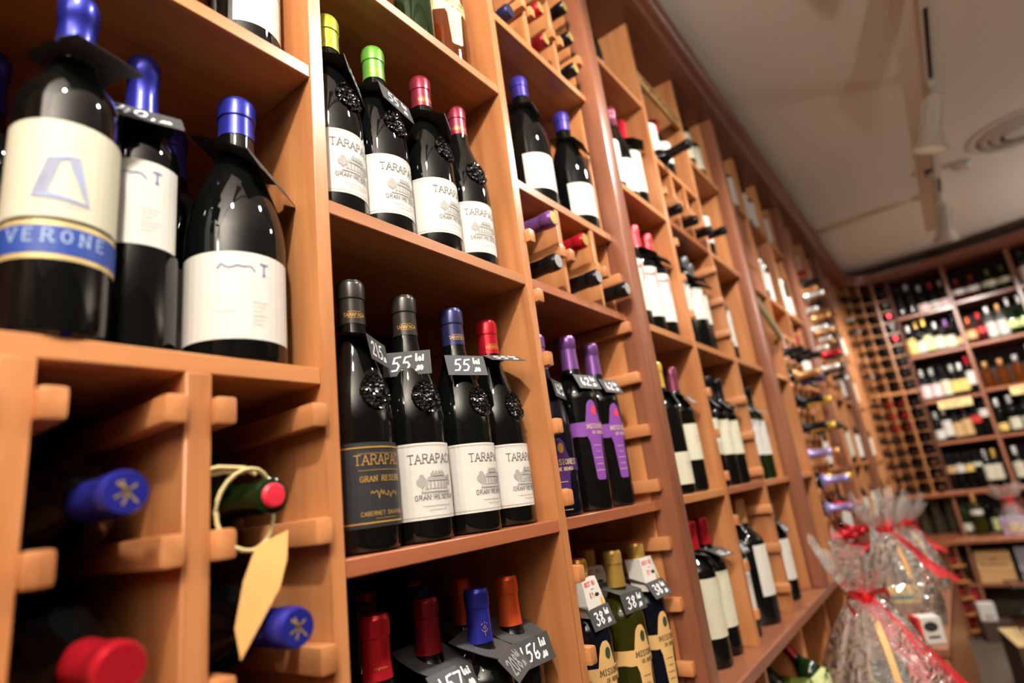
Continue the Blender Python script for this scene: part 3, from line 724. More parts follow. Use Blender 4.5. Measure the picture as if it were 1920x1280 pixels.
# amber bottles above
bottle('amber-coloured bottle with cream cross label at right end of top shelf', .695, .060, 2.09, 'bordeaux', 'gold', 'cross_cream', glass=AMBER, yaw=4, R=.041)
bottle('dark bottle beside the cream-label amber bottle on the top shelf', .605, .058, 2.09, 'bordeaux', 'gold', 'plain:.35:.6:c', yaw=30, glass=GREENG)
bottle('golden bottle, leftmost visible on the shelf above the green-capped wines', .515, .060, 2.09, 'bordeaux', 'gold', 'plain:.3:.6:c', yaw=30, glass=AMBER)

# left bay
zL = 1.508
bottle('large blurred bottle with cream label, blue sketch and blue band, at far left', .137, .036, zL, 'bordeaux', 'blue', 'blue_sketch', .038, .330, -20, n=40)
bottle('wine bottle with white script label and gold-ringed blue capsule, left bay', .203, .066, zL, 'bordeaux', 'blue', 'script_white', .036, .324, -10, n=40)
bottle('wide-bodied bottle with shiny blue capsule and low white script label', .296, .056, zL, 'burgundy', 'blue', 'script_low', .049, .316, -6, n=44, f0=.85)
bottle('blue-capped bottle half hidden behind the wide low-label bottle', .268, .150, zL, 'bordeaux', 'blue', 'plain:.1:.4:w', .039, .315, -20)
bottle('dark blue-capped bottle hidden in shadow at the far left shelf edge', .100, .150, zL, 'bordeaux', 'blue', None, .039, .322, 0)
price_tag('dark price card below the capsule of the far left blurred bottle', .137, .036, zL+.262, '', yaw=14, tilt=70, slope=6, wd=.058, depth=.024)
price_tag('dark price card reading 40,00 on the white script label bottle', .203, .066, zL+.256, '40,', yaw=-14, tilt=38, lei=False)
price_tag('black price card seen from below on the wide low-label bottle', .296, .056, zL+.245, '', yaw=34, tilt=30, slope=24, wd=.082, depth=.036)
bottle('bottle bottom with pale label on the highest left bay shelf', .308, .060, 1.887, 'bordeaux', 'black', 'plain:.1:.5:w', .041, .32, 50)
bottle('bottle in shadow beside the near upright, highest left bay shelf', .180, .15, 1.887, 'bordeaux', 'black', 'plain:.1:.5:w', .041, .32, 40)

# lying bottles in the left bay
def lying(label, x, z, tip, cap, tilt=0, rot=0, glass=None, R=.039, H=.318, **k):
    """neck points out of the shelf; tip = y of the capsule end"""
    Hc = H*math.cos(rad(tilt))
    return bottle(label, x, tip+Hc, z-H*math.sin(rad(tilt)), k.pop('kind', 'bordeaux'), cap, None, R, H, k.pop('yaw', random.uniform(0, 360)), glass, lying=True, tilt=-tilt if False else tilt, rot=rot, **k)
GL = mat('gold_emblem_foil', (190, 160, 90), .35, .5)
e1 = lying('lying bottle with blue capsule end, upper left cubby', .171, 1.390, -.030, 'blue', yaw=0)
e3 = lying('lying bottle with red capsule end, lower left cubby', .170, 1.279, -.040, 'red')
e2 = lying('lying bottle with blue embossed capsule end under the kraft tag', .300, 1.273, -.034, 'blue', yaw=0)
for e_ in (e1, e2):
    m_ = MB()
    for q in stroke_quads([[(-.006, -.007), (.001, 0), (.007, .007)], [(-.007, .003), (-.001, 0), (.006, -.005)], [(-.002, .008), (.001, .001), (-.003, -.008)]], .0016): m_.add([(u, -v, .318*1.0045) for u, v in q], [(0, 1, 2, 3)])
    m_.obj('gold_emblem', GL, e_)
b_ = lying('green glass bottle with bright red stopper and twine loop', .288, 1.381, -.020, None, glass=GREENG)
MB().lathe([(0, .3185), (.0105, .3185), (.0105, .321), (.009, .3225), (0, .323)], 20).obj('stopper', mat('red_wax', (206, 40, 60), .4), b_)
for (x, z, c, d) in ((.05, 1.168, 'red', 'outermost left cubby column'), (.176, 1.168, 'black', 'lowest seen in middle left cubby column'), (.3, 1.162, 'darkred', 'cubby below the embossed blue capsule')):
    lying('lying bottle with %s capsule, %s' % (c, d), x, z, -.01, c)
# twine loop and kraft tag
tw = thing('kraft_tag', 'folded kraft paper tag hanging from twine on the green bottle', 'tag', (.276, .0, 1.381))
loop = [(0.003+.026*math.sin(a)-.004, -.004-.004*math.cos(2*a), -.009+.034*math.cos(a)) for a in [2*math.pi*k/24 for k in range(25)]]
MB().tube(loop, .0018, 6).obj('twine', mat('jute_twine', (206, 184, 130), .8), tw)
MB().tube([(-.044, .01, .024), (-.025, .0, .028), (-.006, -.006, .026), (.004, -.007, .020)], .0018, 6).tube([(-.044, .012, .020), (-.02, .002, .024), (-.004, -.004, .022)], .0018, 6).obj('twine_tail', MATS['jute_twine'], tw)
kr = speckle(mat('kraft_paper', (214, 160, 92), .7), 60, .06)
MB().add([(.002, -.010, -.040), (.030, -.014, -.030), (.026, -.018, -.052), (.018, -.020, -.075), (-.012, -.012, -.124), (-.016, -.010, -.100), (-.010, -.012, -.066)], [(0, 1, 2, 3), (0, 3, 6), (6, 3, 5), (3, 4, 5)]).obj('paper_front', kr, tw)
MB().add([(.030, -.013, -.030), (.034, -.006, -.056), (.026, -.004, -.080), (.016, -.008, -.076), (.024, -.016, -.052)], [(0, 1, 2, 3, 4)]).obj('paper_fold', kr, tw)

# bottles under the estate shelf, on the ledge
zB = LEDGE-.0
GA = []
def low(label, x, y, cap, H=.305, lab='plain:.15:.5:w', **k): return bottle(label, x, y, zB, 'bordeaux', cap, lab, .0395, H, k.pop('yaw', 0), n=32, f0=.79, **k)
low('wine bottle with bright red capsule, front left below the estate shelf', .462, .068, 'red', .302, captext='plain')
low('wine bottle with darker red capsule, right of the bright red one', .560, .088, 'darkred', .301)
low('wine bottle with glossy blue capsule and small gold figure', .622, .056, 'blue', .300, captext='figure')
low('wine bottle with orange capsule beside the right upright, below estate shelf', .705, .070, 'orange', .302)
low('orange-capped bottle behind the glossy blue capsule', .712, .168, 'orange', .300)
low('blue-capped bottle half hidden behind the darker red capsule', .640, .185, 'blue', .301)
low('shadowed rust-capped bottle behind the blue capsules, back row middle', .700, .262, 'rust', .302)
low('shadowed rust-capped bottle at the back left below the estate shelf', .605, .262, 'rust', .302)
low('dark-capped bottle just behind the bright red capsule', .505, .150, 'black', .304)
def lowtag(label, x, y, txt, yaw, **k): return price_tag(label, x, y, zB+.302*.775, txt, yaw, k.pop('tilt', 30), k.pop('wd', .078), k.pop('fl', .036), k.pop('slope', 20), depth=.034, **k)
lowtag('grey price card reading 157 lei at the bottom picture edge', .560, .088, '157', 0, tilt=40)
lowtag('grey price card with faint 208 chalk, on the blue-capped bottle', .622, .056, '208', 24, tilt=42, ink=mat('faint_chalk', (150, 150, 150), .7))
lowtag('grey price card reading 156 lei on the orange-capped bottle', .705, .070, '156', -4, tilt=18)
lowtag('grey blank-looking card behind the blue-capped bottle', .712, .168, '', 0)

# cubby bay: signature-label bottles
zS = 1.904
bottle('blue-capped bottle with white signature label, left of the pair', .918, .052, zS, 'burgundy', 'violetblue', 'signature', .046, .316, -4, n=40, f0=.845)
bottle('blue-capped bottle with white signature label, beside the dark post', 1.088, .052, zS, 'burgundy', 'violetblue', 'signature', .046, .316, -4, n=40, f0=.845)
bottle('bottle behind left signature-label bottle showing a white label edge', .855, .150, zS, 'burgundy', 'violetblue', 'signature', .043, .316, -30)
bottle('bottle behind right signature-label bottle showing a white label edge', 1.035, .150, zS, 'burgundy', 'violetblue', 'signature', .043, .316, -40)
price_tag('white-chalked price card on the left signature-label bottle', .918, .052, zS+.240, '93', yaw=18, tilt=20, small=',50', lei=False)
price_tag('price card on the signature-label bottle beside the dark post', 1.088, .052, zS+.238, '93', yaw=14, tilt=36, small=',50', lei=False)
# lying in the small cubbies
RB = .038
lying('lying bottle with purple capsule and gold rim in small cubby', .846, 1.836, -.022, 'purple', R=RB, topdot=GL)
lying('lying black-capped bottle with silver seal, below the purple capsule', .846, 1.752, -.018, 'black', R=RB, topdot=MATS.get('capsule_190_188_184') or capm('silver'))
lying('lying bottle with red capsule in the middle small cubby', .978, 1.836, -.012, 'red', R=RB, topdot=GL)
lying('lying black-capped bottle in the middle small cubby, silver end', .980, 1.752, -.026, 'black', R=RB, topdot=capm('silver'))
lying('lying black-capped bottle in the small cubby beside the dark post', 1.098, 1.752, -.030, 'black', R=RB, topdot=capm('silver'))
# lying above
for (x, z, c, t, d) in ((.842, 2.318, 'navy', -.0, 'lowest in left top cubby'), (.842, 2.407, 'black', -.02, 'upper in left top cubby'), (.962, 2.320, 'darkred', -.008, 'lowest in middle top cubby'), (.962, 2.407, 'red', -.008, 'second in middle top cubby'),
                        (1.086, 2.318, 'black', -.01, 'lowest in right top cubby'), (1.086, 2.407, 'black', -.012, 'second in right top cubby'), (1.086, 2.50, 'black', -.01, 'third in right top cubby'), (.962, 2.50, 'darkred', -.03, 'third in middle top cubby')):
    lying('lying bottle with %s capsule, %s' % (c, d), x, z, t, c, R=RB, topdot=GL if c != 'navy' else None)

# purple cross-label bottles
zM = 1.316
bottle('tall bottle with purple cross label and red dot, left of the pair', .952, .052, zM, 'bordeaux', 'purple', 'cross_purple', .040, .326, 4, n=40, f0=.80, topdot=REDI)
bottle('tall bottle with purple cross label beside the dark post', 1.050, .056, zM, 'bordeaux', 'purple', 'cross_purple', .040, .326, 4, n=40, f0=.80, topdot=GL)
bottle('sloping-shouldered bottle with dark violet low label beside the upright', .850, .058, zM, 'burgundy', 'purple', 'cross_dark', .0425, .314, -14, n=40, glass=BLUEG, topdot=GL)
bottle('purple-capped bottle behind the purple cross-label pair', .960, .16, zM, 'bordeaux', 'purple', 'cross_purple', .039, .316, 0, topdot=GL)
zt = .326*.775
price_tag('price card reading 62 lei on the left purple cross bottle', .952, .052, zM+zt, '62', yaw=-10, tilt=26)
price_tag('price card on the purple cross bottle beside the dark post', 1.050, .056, zM+zt, '62', yaw=-6, tilt=26)
price_tag('price card on the bottle with the dark violet low label', .850, .058, zM+.235, '62', yaw=16, tilt=10)

# kraft cross-label bottles on the ledge
def kraft(label, x, y, glass, dot, **k): return bottle(label, x, y, LEDGE, 'bordeaux', 'gold', 'cross_gold', .040, .298, k.pop('yaw', 4), n=40, f0=.80, glass=glass, topdot=dot, **k)
gd = mat('green_disc', (20, 70, 56), .3)
kraft('gold-capped olive glass bottle with kraft cross label and green disc', .985, .046, OLIVEG, gd)
kraft('gold-capped dark bottle with kraft cross label beside the dark post', 1.085, .048, BLUEG, REDI)
kraft('gold-capped bottle half hidden behind the near upright, kraft cross label', .880, .056, BLUEG, REDI)
kraft('gold-capped bottle behind the olive glass bottle', 1.030, .126, OLIVEG, REDI, yaw=-20)
zt = .308*.77
price_tag('price card reading 38 lei on the olive glass bottle', .985, .046, LEDGE+zt, '38', yaw=-10, tilt=12)
price_tag('price card on the dark kraft-label bottle beside the dark post', 1.085, .048, LEDGE+zt, '38', yaw=-6, tilt=34)
price_tag('price card reading 38 lei beside the near upright, lower cubby bay', .880, .056, LEDGE+zt-.004, '38', yaw=-4, tilt=20)
def collar(label, x, y, z, yaw):
    t = thing('neck_flyer', label, 'flyer', (x, y, z), rad(yaw))
    wq = [(-.022, -.018, .036), (.022, -.018, .036), (.030, -.030, -.02), (-.030, -.030, -.02)]
    o = MB().add(wq+[(x_*.9, y_+.034, z_*.95) for x_, y_, z_ in wq], [(0, 3, 2, 1), (4, 5, 6, 7), (0, 1, 5, 4), (1, 2, 6, 5), (0, 4, 7, 3)]).obj('card', PAPER, t)
    def at(u, v): 
        f = (.036-v)/.056; return (u, -.0184-.012*f, v)
    m = MB()
    for q in stroke_quads(strokes('BEST BUY', .006, 0, .024, False, .8)+strokes('89', .008, -.006, .006), .0012): m.add([at(*p) for p in q], [(0, 1, 2, 3)])
    m.obj('lettering', REDI, o)
    m = MB()
    for q in blob(.010, .009, .007, .003)+rect(-.004, .006, .018, .0188): m.add([at(*p) for p in q], [tuple(range(len(q)))])
    m.obj('bottle_picture', BLKI, o)
    m = MB()
    for q in blob(.019, -.004, .005, .008): m.add([at(*p) for p in q], [tuple(range(len(q)))])
    m.obj('orange_picture', mat('orange_print', (220, 150, 70), .5), o)
    return t
collar('white printed neck flyer on the dark kraft-label bottle', 1.085, .048, LEDGE+.236, -4)
collar('white neck flyer on the bottle behind the olive glass bottle', 1.030, .126, LEDGE+.232, -34)
collar('white neck flyer cut off by the near upright, lower cubby bay', .880, .056, LEDGE+.234, 0)

# ================================================================== bottles of the second shelf unit
def std(label, x, z, cap, lab, y=.055, **k): return bottle(label, x, y, z, k.pop('kind', 'bordeaux'), cap, lab, k.pop('R', .0395), k.pop('H', .320), k.pop('yaw', 0), n=k.pop('n', 28), **k)
def stag(label, x, z, H=.32, y=.055, yaw=0, tilt=40, txt='62', **k): return price_tag(label, x, y, z+H*.775, txt, yaw, tilt, lei=False, **k)
c2, c3, c4, c5 = 2.09, 1.713, 1.317, LEDGE
# top row in shade
std('shadowed dark bottle, left of two on the highest ledge right of first post', 1.27, 2.478, 'black', 'plain:.1:.3:k', kind='burgundy', H=.29)
std('shadowed dark bottle, right of two on the highest ledge right of first post', 1.40, 2.478, 'black', 'plain:.1:.3:k', kind='burgundy', H=.29, y=.08)
# column right of the post, second cell
std('dark-red-capped white-label bottle right behind the first post, second row', 1.330, c2, 'plum', 'plain:.1:.5:w', R=.036)
std('plum-capped bottle with white label, second row right of first post', 1.408, c2, 'plum', 'plain:.1:.42:w', kind='burgundy', R=.037)
std('red-capped bottle with white label, second row right of first post', 1.490, c2, 'red', 'plain:.2:.62:w', y=.062)
stag('white-edged price card on the red-capped bottle, second row', 1.490, c2, y=.062, yaw=20, tilt=55)
# ribbon-print bottles
std('red-ribbon-print bottle partly hidden by the first dark post', 1.330, c3, 'coral', 'ribbon_white', y=.058)
std('red-ribbon-print bottle in the middle of three', 1.415, c3, 'coral', 'ribbon_white', y=.058)
std('red-ribbon-print bottle, right one of three', 1.500, c3, 'coral', 'ribbon_white', y=.058)
stag('price card on the middle red-ribbon-print bottle', 1.415, c3, y=.058, yaw=12, tilt=50); stag('price card on the right red-ribbon-print bottle', 1.500, c3, y=.058, yaw=10, tilt=50)
# cream-label pair
std('yellow-capped bottle with low cream label right of the first post', 1.368, c4, 'yellow', 'plain:.07:.30:c', y=.052)
std('plum-capped bottle with cream label beside yellow-capped bottle', 1.474, c4, 'plum', 'plain:.24:.52:c', y=.056)
std('cream-label bottle mostly hidden by the first post, third row', 1.290, c4, 'gold', 'plain:.27:.56:c', y=.060)
stag('price card on the yellow-capped low-label bottle', 1.368, c4, y=.052, yaw=16, tilt=22); stag('price card on the plum-capped cream-label bottle', 1.474, c4, y=.056, yaw=4, tilt=40)
# tall cream labels on the ledge
std('red-capped bottle with tall speckled cream label, left of the pair on ledge', 1.392, c5, 'red', 'tall_cream', y=.056, H=.308, R=.041)
std('red-capped bottle with tall speckled cream label, right of the pair on ledge', 1.490, c5, 'red', 'tall_cream', y=.062, H=.308, R=.041)
stag('price card on the right tall-cream-label bottle', 1.490, c5, H=.308, y=.062, yaw=-10, tilt=66); stag('price card on the left tall-cream-label bottle', 1.392, c5, H=.308, y=.056, yaw=30, tilt=30)
# middle column of unit 2
std('white-label bottle at the left of the cell under the carved strip', 1.670, 2.30, 'plum', 'plain:.2:.62:w', H=.27)
std('red-capped dark bottle with small white label under the carved strip', 1.800, 2.30, 'red', 'plain:.3:.6:w', H=.27, y=.06, kind='burgundy')
b_ = lying('black bottle neck lying far out across the cell under the carved strip', 1.700, 2.343, -.085, 'black', rot=-8)
st = thing('carved_strip', 'carved yellowish wooden strip spanning the top cell of second unit', 'sign', (1.74, 0, 2.585))
MB().box(-.174, .174, .0, .012, -.022, .022, .001).obj('board', wood('pale_board', (176, 138, 84), (150, 112, 62), 0), st)
q = stroke_quads(scribble(0, 0, .29, .016, 5, 30), .0065)
m_ = MB()
for p in q: m_.add([(u, -.001, v) for u, v in p], [(0, 1, 2, 3)])
m_.obj('lettering', mat('dark_burn_mark', (84, 60, 36), .7), st)
for i, (x, z, t, d) in enumerate(((1.618, 2.130, -.025, 'left'), (1.738, 2.130, -.03, 'middle'), (1.858, 2.130, -.035, 'right'))): lying('lying black-capped bottle in %s small cubby of second unit' % d, x, z, t, 'black', R=.037)
for i, x in enumerate((1.612, 1.69, 1.768, 1.846)):
    std('tall white-label bottle with grey capsule, %s of four behind price cards' % ORD[i], x, c3, 'grey', 'plain:.32:.64:w', y=.05+.012*(i % 2), R=.036)
    stag('dark price card on the %s of four grey-capped white-label bottles' % ORD[i], x, c3, y=.05+.012*(i % 2), yaw=6, tilt=56)
for i, x in enumerate((1.645, 1.745, 1.835)):
    std('black-capped cream-label bottle, %s of three in third row of second unit' % ORD[i], x, c4, 'black', 'plain:.27:.58:c', y=.052, R=.037)
    stag('price card on the %s of three black-capped cream-label bottles' % ORD[i], x, c4, y=.052, yaw=8, tilt=40)
std('white-label bottle behind the rail at the left, ledge of second unit', 1.640, c5, 'grey', 'plain:.22:.62:w', y=.055, R=.038, H=.306)
std('large black bottle with orange capsule and narrow white label on ledge', 1.795, c5, 'tan', 'plain:.22:.62:w', y=.060, R=.054, H=.330, yaw=44, kind='bordeaux')
stag('silver-grey price card on the left ledge bottle of second unit', 1.640, c5, H=.306, yaw=0, tilt=30, txt='38')
# right column of unit 2
std('green-capped bottle with cream label, top of the right column, second unit', 2.07, 2.46, 'olivegreen', 'plain:.2:.6:c', H=.28, glass=GREENG)
std('dark bottle with cream label, second on top of right column, second unit', 2.175, 2.46, 'black', 'plain:.2:.58:c', H=.26, glass=GREENG)
lying('black capsule poking out beside white label, right column of second unit', 1.985, 2.165, -.05, 'black', R=.037)
std('white-label bottle on the second row, right column of second unit', 2.055, c2, 'grey', 'plain:.25:.65:w', H=.27)
std('white-label bottle with silver capsule, left of two under the bright panel', 2.00, c3, 'grey', 'plain:.2:.5:w')
std('white-label bottle, right of two under the bright panel', 2.10, c3, 'black', 'plain:.2:.62:w', y=.07)
stag('grey price card on the left white-label bottle under the bright panel', 2.00, c3, yaw=0, tilt=40)
for i, x in enumerate((1.99, 2.08, 2.17)):
    std('white-label bottle with %s capsule, %s of three beside second post' % (('yellow', 'black', 'black')[i], ORD[i]), x, c4, ('yellow', 'black', 'black')[i], 'plain:.25:.62:w', R=.037, glass=GREENG)
    stag('price card on the %s of three bottles beside second post' % ORD[i], x, c4, yaw=4, tilt=44)
std('white-label bottle on the ledge beside the second post', 2.10, c5, 'grey', 'plain:.2:.6:w', H=.306); std('white-label bottle at left on the ledge beside second post', 1.995, c5, 'grey', 'plain:.2:.6:w', H=.306, y=.07)
stag('silvery price card on the ledge bottle beside the second post', 2.10, c5, H=.306, yaw=0, tilt=30, txt='38'); stag('silvery price card on the left ledge bottle near second post', 1.995, c5, H=.306, y=.07, yaw=0, tilt=30, txt='38')

# ================================================================== third unit
N3 = 18
def far(label, x, z, cap, lab, y=.055, **k): return bottle(label, x+.022, y-.008, z, k.pop('kind', 'bordeaux'), cap, lab, k.pop('R', .0385), k.pop('H', .318), k.pop('yaw', 0), n=N3, **k)
U3 = 'third unit'
far('white-label bottle, left of two on highest shelf behind second post', 2.45, 2.478, 'black', 'plain:.1:.62:w', H=.27); far('white-label bottle, right of two on highest shelf behind second post', 2.58, 2.478, 'black', 'plain:.1:.62:w', H=.27)
far('white-label bottle, left of two on highest shelf, middle of third unit', 2.80, 2.478, 'black', 'plain:.1:.62:w', H=.27); far('white-label bottle, right of two on highest shelf, middle of third unit', 2.93, 2.478, 'black', 'plain:.1:.62:w', H=.27)
far('pale-label bottle on the highest shelf before the third post', 3.20, 2.478, 'black', 'plain:.1:.62:w', H=.27)
bxm = wood('box_wood', (178, 104, 62), (156, 84, 46), 0)
for i, z in enumerate((2.09, 2.214, 2.338)):
    t = thing('wooden_wine_box', ('lowest', 'middle', 'topmost')[i]+' of three stacked plain wooden wine boxes behind second post', 'box', (2.50, .16, z))
    MB().box(-.165, .165, -.145, .15, 0, .108, .002).obj('box_body', bxm, t); MB().box(-.165, .165, -.147, .15, .110, .121, .002).obj('lid', bxm, t)
far('white-label bottle with pale neck, second row middle of third unit', 2.77, c2, 'white', 'plain:.15:.6:w'); far('white-label bottle standing right of pale-necked one, third unit', 2.88, c2, 'black', 'plain:.05:.5:w', y=.06)
far('pink-and-white-label bottle, second row before the third post', 3.14, c2, 'white', 'plain:.05:.6:w'); far('dark bottle right of pink-and-white label, second row', 3.26, c2, 'black', 'plain:.05:.35:k')
far('large white-label bottle just behind the second post, middle height', 2.42, c3, 'black', 'plain:.1:.72:w'); far('second white-label bottle behind the second post, middle height', 2.53, c3, 'black', 'plain:.1:.5:w', y=.07)
stag('dark price card on the bottle just behind second post', 2.42, c3, yaw=0, tilt=40)
far('lilac-capped dark bottle with white label behind second post', 2.43, c4, 'lilac', 'plain:.1:.42:w'); far('dark bottle hidden behind the lilac-capped bottle', 2.55, c4, 'black', 'plain:.1:.42:w', y=.09)
far('white-label ledge bottle with silver price card behind second post', 2.44, c5, 'grey', 'plain:.1:.66:w', H=.31); stag('silver price card on the ledge bottle behind second post', 2.44, c5, yaw=0, tilt=34, txt='38')
pl = thing('leaning_plank', 'greenish grey wooden plank leaning across second row of third unit', 'plank', (2.50, -.012, 1.935)); pl.rotation_euler = (0, rad(20), 0)
MB().box(-.15, .15, -.012, .004, -.02, .02, .002).obj('board', wood('grey_board', (150, 136, 96), (126, 112, 76), 0), pl)
for i, (x, z, c, lb, h) in enumerate(((3.13, c3, 'black', 'plain:.1:.6:w', .31), (3.24, c3, 'black', 'plain:.1:.55:w', .31), (3.34, c3, 'darkred', 'plain:.1:.5:w', .30), (3.12, c4, 'yellow', 'plain:.1:.6:w', .31), (3.23, c4, 'black', 'plain:.06:.4:w', .31), (3.12, c5, 'grey', 'plain:.1:.6:w', .31), (3.24, c5, 'black', 'plain:.1:.6:w', .31), (3.34, c5, 'black', 'plain:.1:.5:w', .31))):
    far('%s-capped white-label bottle, %s from left in %s row beside third post' % (c, ORD[i if i < 3 else (i-3 if i < 5 else i-5)], ('middle', 'lower', 'ledge')[0 if i < 3 else (1 if i < 5 else 2)]), x, z, c, lb, H=h)
# rack with coloured capsules
RACK = {1.790: ('black', 'black', 'black'), 1.679: ('tan', 'black', 'navy'), 1.568: ('black', 'yellow', None), 1.457: ('black', 'yellow', 'charcoal'), 1.346: ('lilac', 'tan', None), 1.235: ('lilac', 'red', 'yellow'), 1.124: ('lilac', 'red', 'black'), 1.013: ('red', 'red', 'red')}
for r, (z, cs) in enumerate(RACK.items()):
    for k, c in enumerate(cs):
        if c: lying('%s-capped lying bottle, %s row from top, %s column, rack in third unit' % (c, ORD[r], ORD[k]), (2.741, 2.862, 2.984)[k], z+.04, -.075-.012*((r*3+k*5) % 4), c, R=.037, n=N3, f0=.70)
for k, (x, c) in enumerate(((2.741, 'red'), (2.862, 'red'), (2.984, 'coral'))): lying('%s-capped lying bottle on the ledge, %s column, rack in third unit' % (c, ORD[k]), x, LEDGE+.038, -.09, c, R=.037, n=N3, f0=.70)

# ================================================================== fourth and fifth units
W4 = {2.345: ('darkred', None, 'black'), 2.234: ('tan', 'white', None), 2.123: ('white', None, 'tan'), 2.012: ('white', 'tan', None), 1.901: ('white', None, 'red'), 1.790: ('white', 'black', None)}
for r, (z, cs) in enumerate(W4.items()):
    for k, c in enumerate(cs):
        if c: lying('%s-capped lying bottle, %s row from top, %s column, first rack of fourth unit' % (c, ORD[r], ORD[k]), (3.515, 3.636, 3.756)[k], z+.04, -.075-.012*((r*2+k) % 4), c, R=.037, n=N3, f0=.70)
for r, z in enumerate((2.234, 2.123, 2.012, 1.901, 1.790)):
    for k in range(3):
        if (r+k) % 3 != 1: lying('%s-capped lying bottle, %s row, %s column, middle rack of fourth unit' % (('black', 'tan', 'white')[(r+2*k) % 3], ORD[r], ORD[k]), (3.884, 4.006, 4.126)[k], z+.04, -.06, ('black', 'tan', 'white')[(r+2*k) % 3], R=.037, n=N3)
i = 0
for z, xs, rowname in ((2.478, (3.55, 3.92, 4.30), 'top'), (c2, (4.28, 4.40), 'second'), (c3, (4.28, 4.42), 'middle'), (c4, (3.54, 3.66, 3.93, 4.05, 4.30, 4.44), 'lower'), (c5, (3.53, 3.63, 3.73, 3.93, 4.06, 4.28, 4.42), 'ledge')):
    for k, x in enumerate(xs):
        c = ('black', 'black', 'white', 'black', 'gold', 'darkred')[(i*5+k) % 6]; i += 1
        far('%s-capped pale-label bottle, %s from left, %s row of fourth unit' % (c, ORD[k], rowname), x, z, c, 'plain:.1:.55:w' if k % 3 else 'plain:.15:.6:c', H=.27 if rowname == 'top' else .316)
i = 0
for z, xs, rowname in ((2.478, (4.70, 4.82, 5.02, 5.30), 'top'), (c2, (4.68, 4.80, 5.0, 5.12), 'second'), (c3, (4.69, 4.82, 5.05), 'middle'), (c4, (4.70, 4.80, 4.98, 5.10), 'lower'), (c5, (4.68, 4.78, 4.98, 5.08, 5.28, 5.40), 'ledge')):
    for k, x in enumerate(xs):
        c = ('black', 'silver', 'black', 'red', 'black')[(i*3+k) % 5]; i += 1
        far('%s-capped pale-label bottle, %s from left, %s row of fifth unit' % (c, ORD[k], rowname), x, z, c, 'plain:.1:.5:w' if k % 2 else 'plain:.1:.55:c', H=.27 if rowname == 'top' else .316)
# lying bottles in the lower carcass, seen under the ledge
b_ = lying('pale green bottle lying under the ledge beside the gift basket', 1.80, .790, -.03, 'olivegreen', glass=GREENG, R=.045, yaw=0)
for nm, me, subs in label_parts('plain:.3:.62:g', .045, .318, 'bordeaux'): link(nm, me, b_)
lying('white-capped bottle lying under the ledge, left of the pale green one', 1.66, .790, -.05, 'white', R=.045)
for d, x in (('left', 1.62), ('right', 1.84)): lying('%s black-capped bottle lying on the lower cabinet shelf' % d, x, .545, -.01, 'black', n=N3)

# ================================================================== corner rack bottles
rn = random.Random(5)
for r, z in enumerate(sorted(CROWS, reverse=True)):
    for k in range(NC):
        th = k*STEP+STEP/2; tipr = CRn-.045-rn.random()*.02; H = .30
        c = 'black'
        if k == 4 and r in (1, 2, 3, 4): c = 'red'
        if k in (2, 3) and r in (9, 10, 11): c = 'red' if k == 2 or r == 10 else 'darkred'
        elif k <= 1 and rn.random() < .4: c = rn.choice(['silver', 'charcoal', 'bronze'])
        elif k == 4 and r > 13: c = 'bronze'
        elif rn.random() < .15: c = 'charcoal'
        if k == 0 and rn.random() < .2: continue
        p = arcp(th, tipr+H)
        o = bottle('%s-capped bottle in corner rack, %s row from top, %s column from left' % (c, ORD[r], ORD[k]), p[0], p[1], z, 'bordeaux', c, None, .0375, H, 0, n=14, lying=True, rot=-th, group='bottles lying in the corner rack')

# ================================================================== back wall bottles
def bb(u, label, lx, z, cap, lab, ly=.06, kind='bordeaux', H=.27, R=.037, glass=None, yaw=0, name='wine_bottle', cat='wine bottle', n=16, f0=.8):
    p = u.t.matrix_world if False else Matrix.Translation(u.t.location) @ Matrix.Rotation(u.t.rotation_euler.z, 4, 'Z')
    q = p @ Vector((lx, ly, 0))
    return bottle(label, q.x, q.y, z, kind, cap, lab, R, H, math.degrees(u.t.rotation_euler.z)+yaw, glass, n=n, name=name, cat=cat, f0=f0)
def row(u, z, specs, desc, ly=.06):
    for k, s in enumerate(specs):
        x, cap, lab, kind, H, R, gl = s
        bb(u, '%s-capped %s, %s from left, %s' % (cap, {'flask': 'round flask', 'liquor': 'liquor bottle'}.get(kind, 'bottle'), ORD[k], desc), x, z, cap, lab, ly+(.06 if k % 2 and kind == 'x' else 0), kind, H, R, gl, n=16, f0=.8)
B, P, F_ = 'bordeaux', 'plain:.08:.5:w', 'flask'
row(w1, 2.44, [(.05, 'black', None, B, .28, .036, None), (.125, 'silver', None, B, .28, .036, None), (.21, 'silver', 'plain:.05:.3:k', F_, .24, .045, None), (.29, 'red', 'plain:.05:.3:w', F_, .24, .042, None), (.36, 'silver', 'plain:.05:.3:k', F_, .24, .04, None)], 'top row, bay beside corner rack')
row(w1, 2.095, [(.05, 'silver', 'plain:.08:.55:y', B, .27, .035, None), (.11, 'gold', 'plain:.08:.4:w', B, .29, .034, None), (.165, 'yellow', 'plain:.1:.5:g', B, .30, .036, None), (.235, 'silver', 'plain:.1:.5:c', F_, .25, .042, None), (.31, 'purple', 'plain:.08:.45:c', F_, .25, .042, None), (.37, 'black', 'plain:.1:.3:t', B, .28, .03, None)], 'second row, bay beside corner rack')
row(w1, 1.715, [(.045, 'silver', 'plain:.1:.5:k', B, .26, .036, None), (.115, 'silver', 'plain:.1:.5:k', B, .26, .036, None), (.185, 'black', 'plain:.1:.55:c', B, .26, .036, None), (.25, 'silver', 'plain:.15:.5:y', B, .26, .036, None), (.305, 'white', 'plain:.15:.5:y', B, .26, .036, None), (.362, 'red', 'plain:.25:.6:w', B, .30, .034, None)], 'third row, bay beside corner rack')
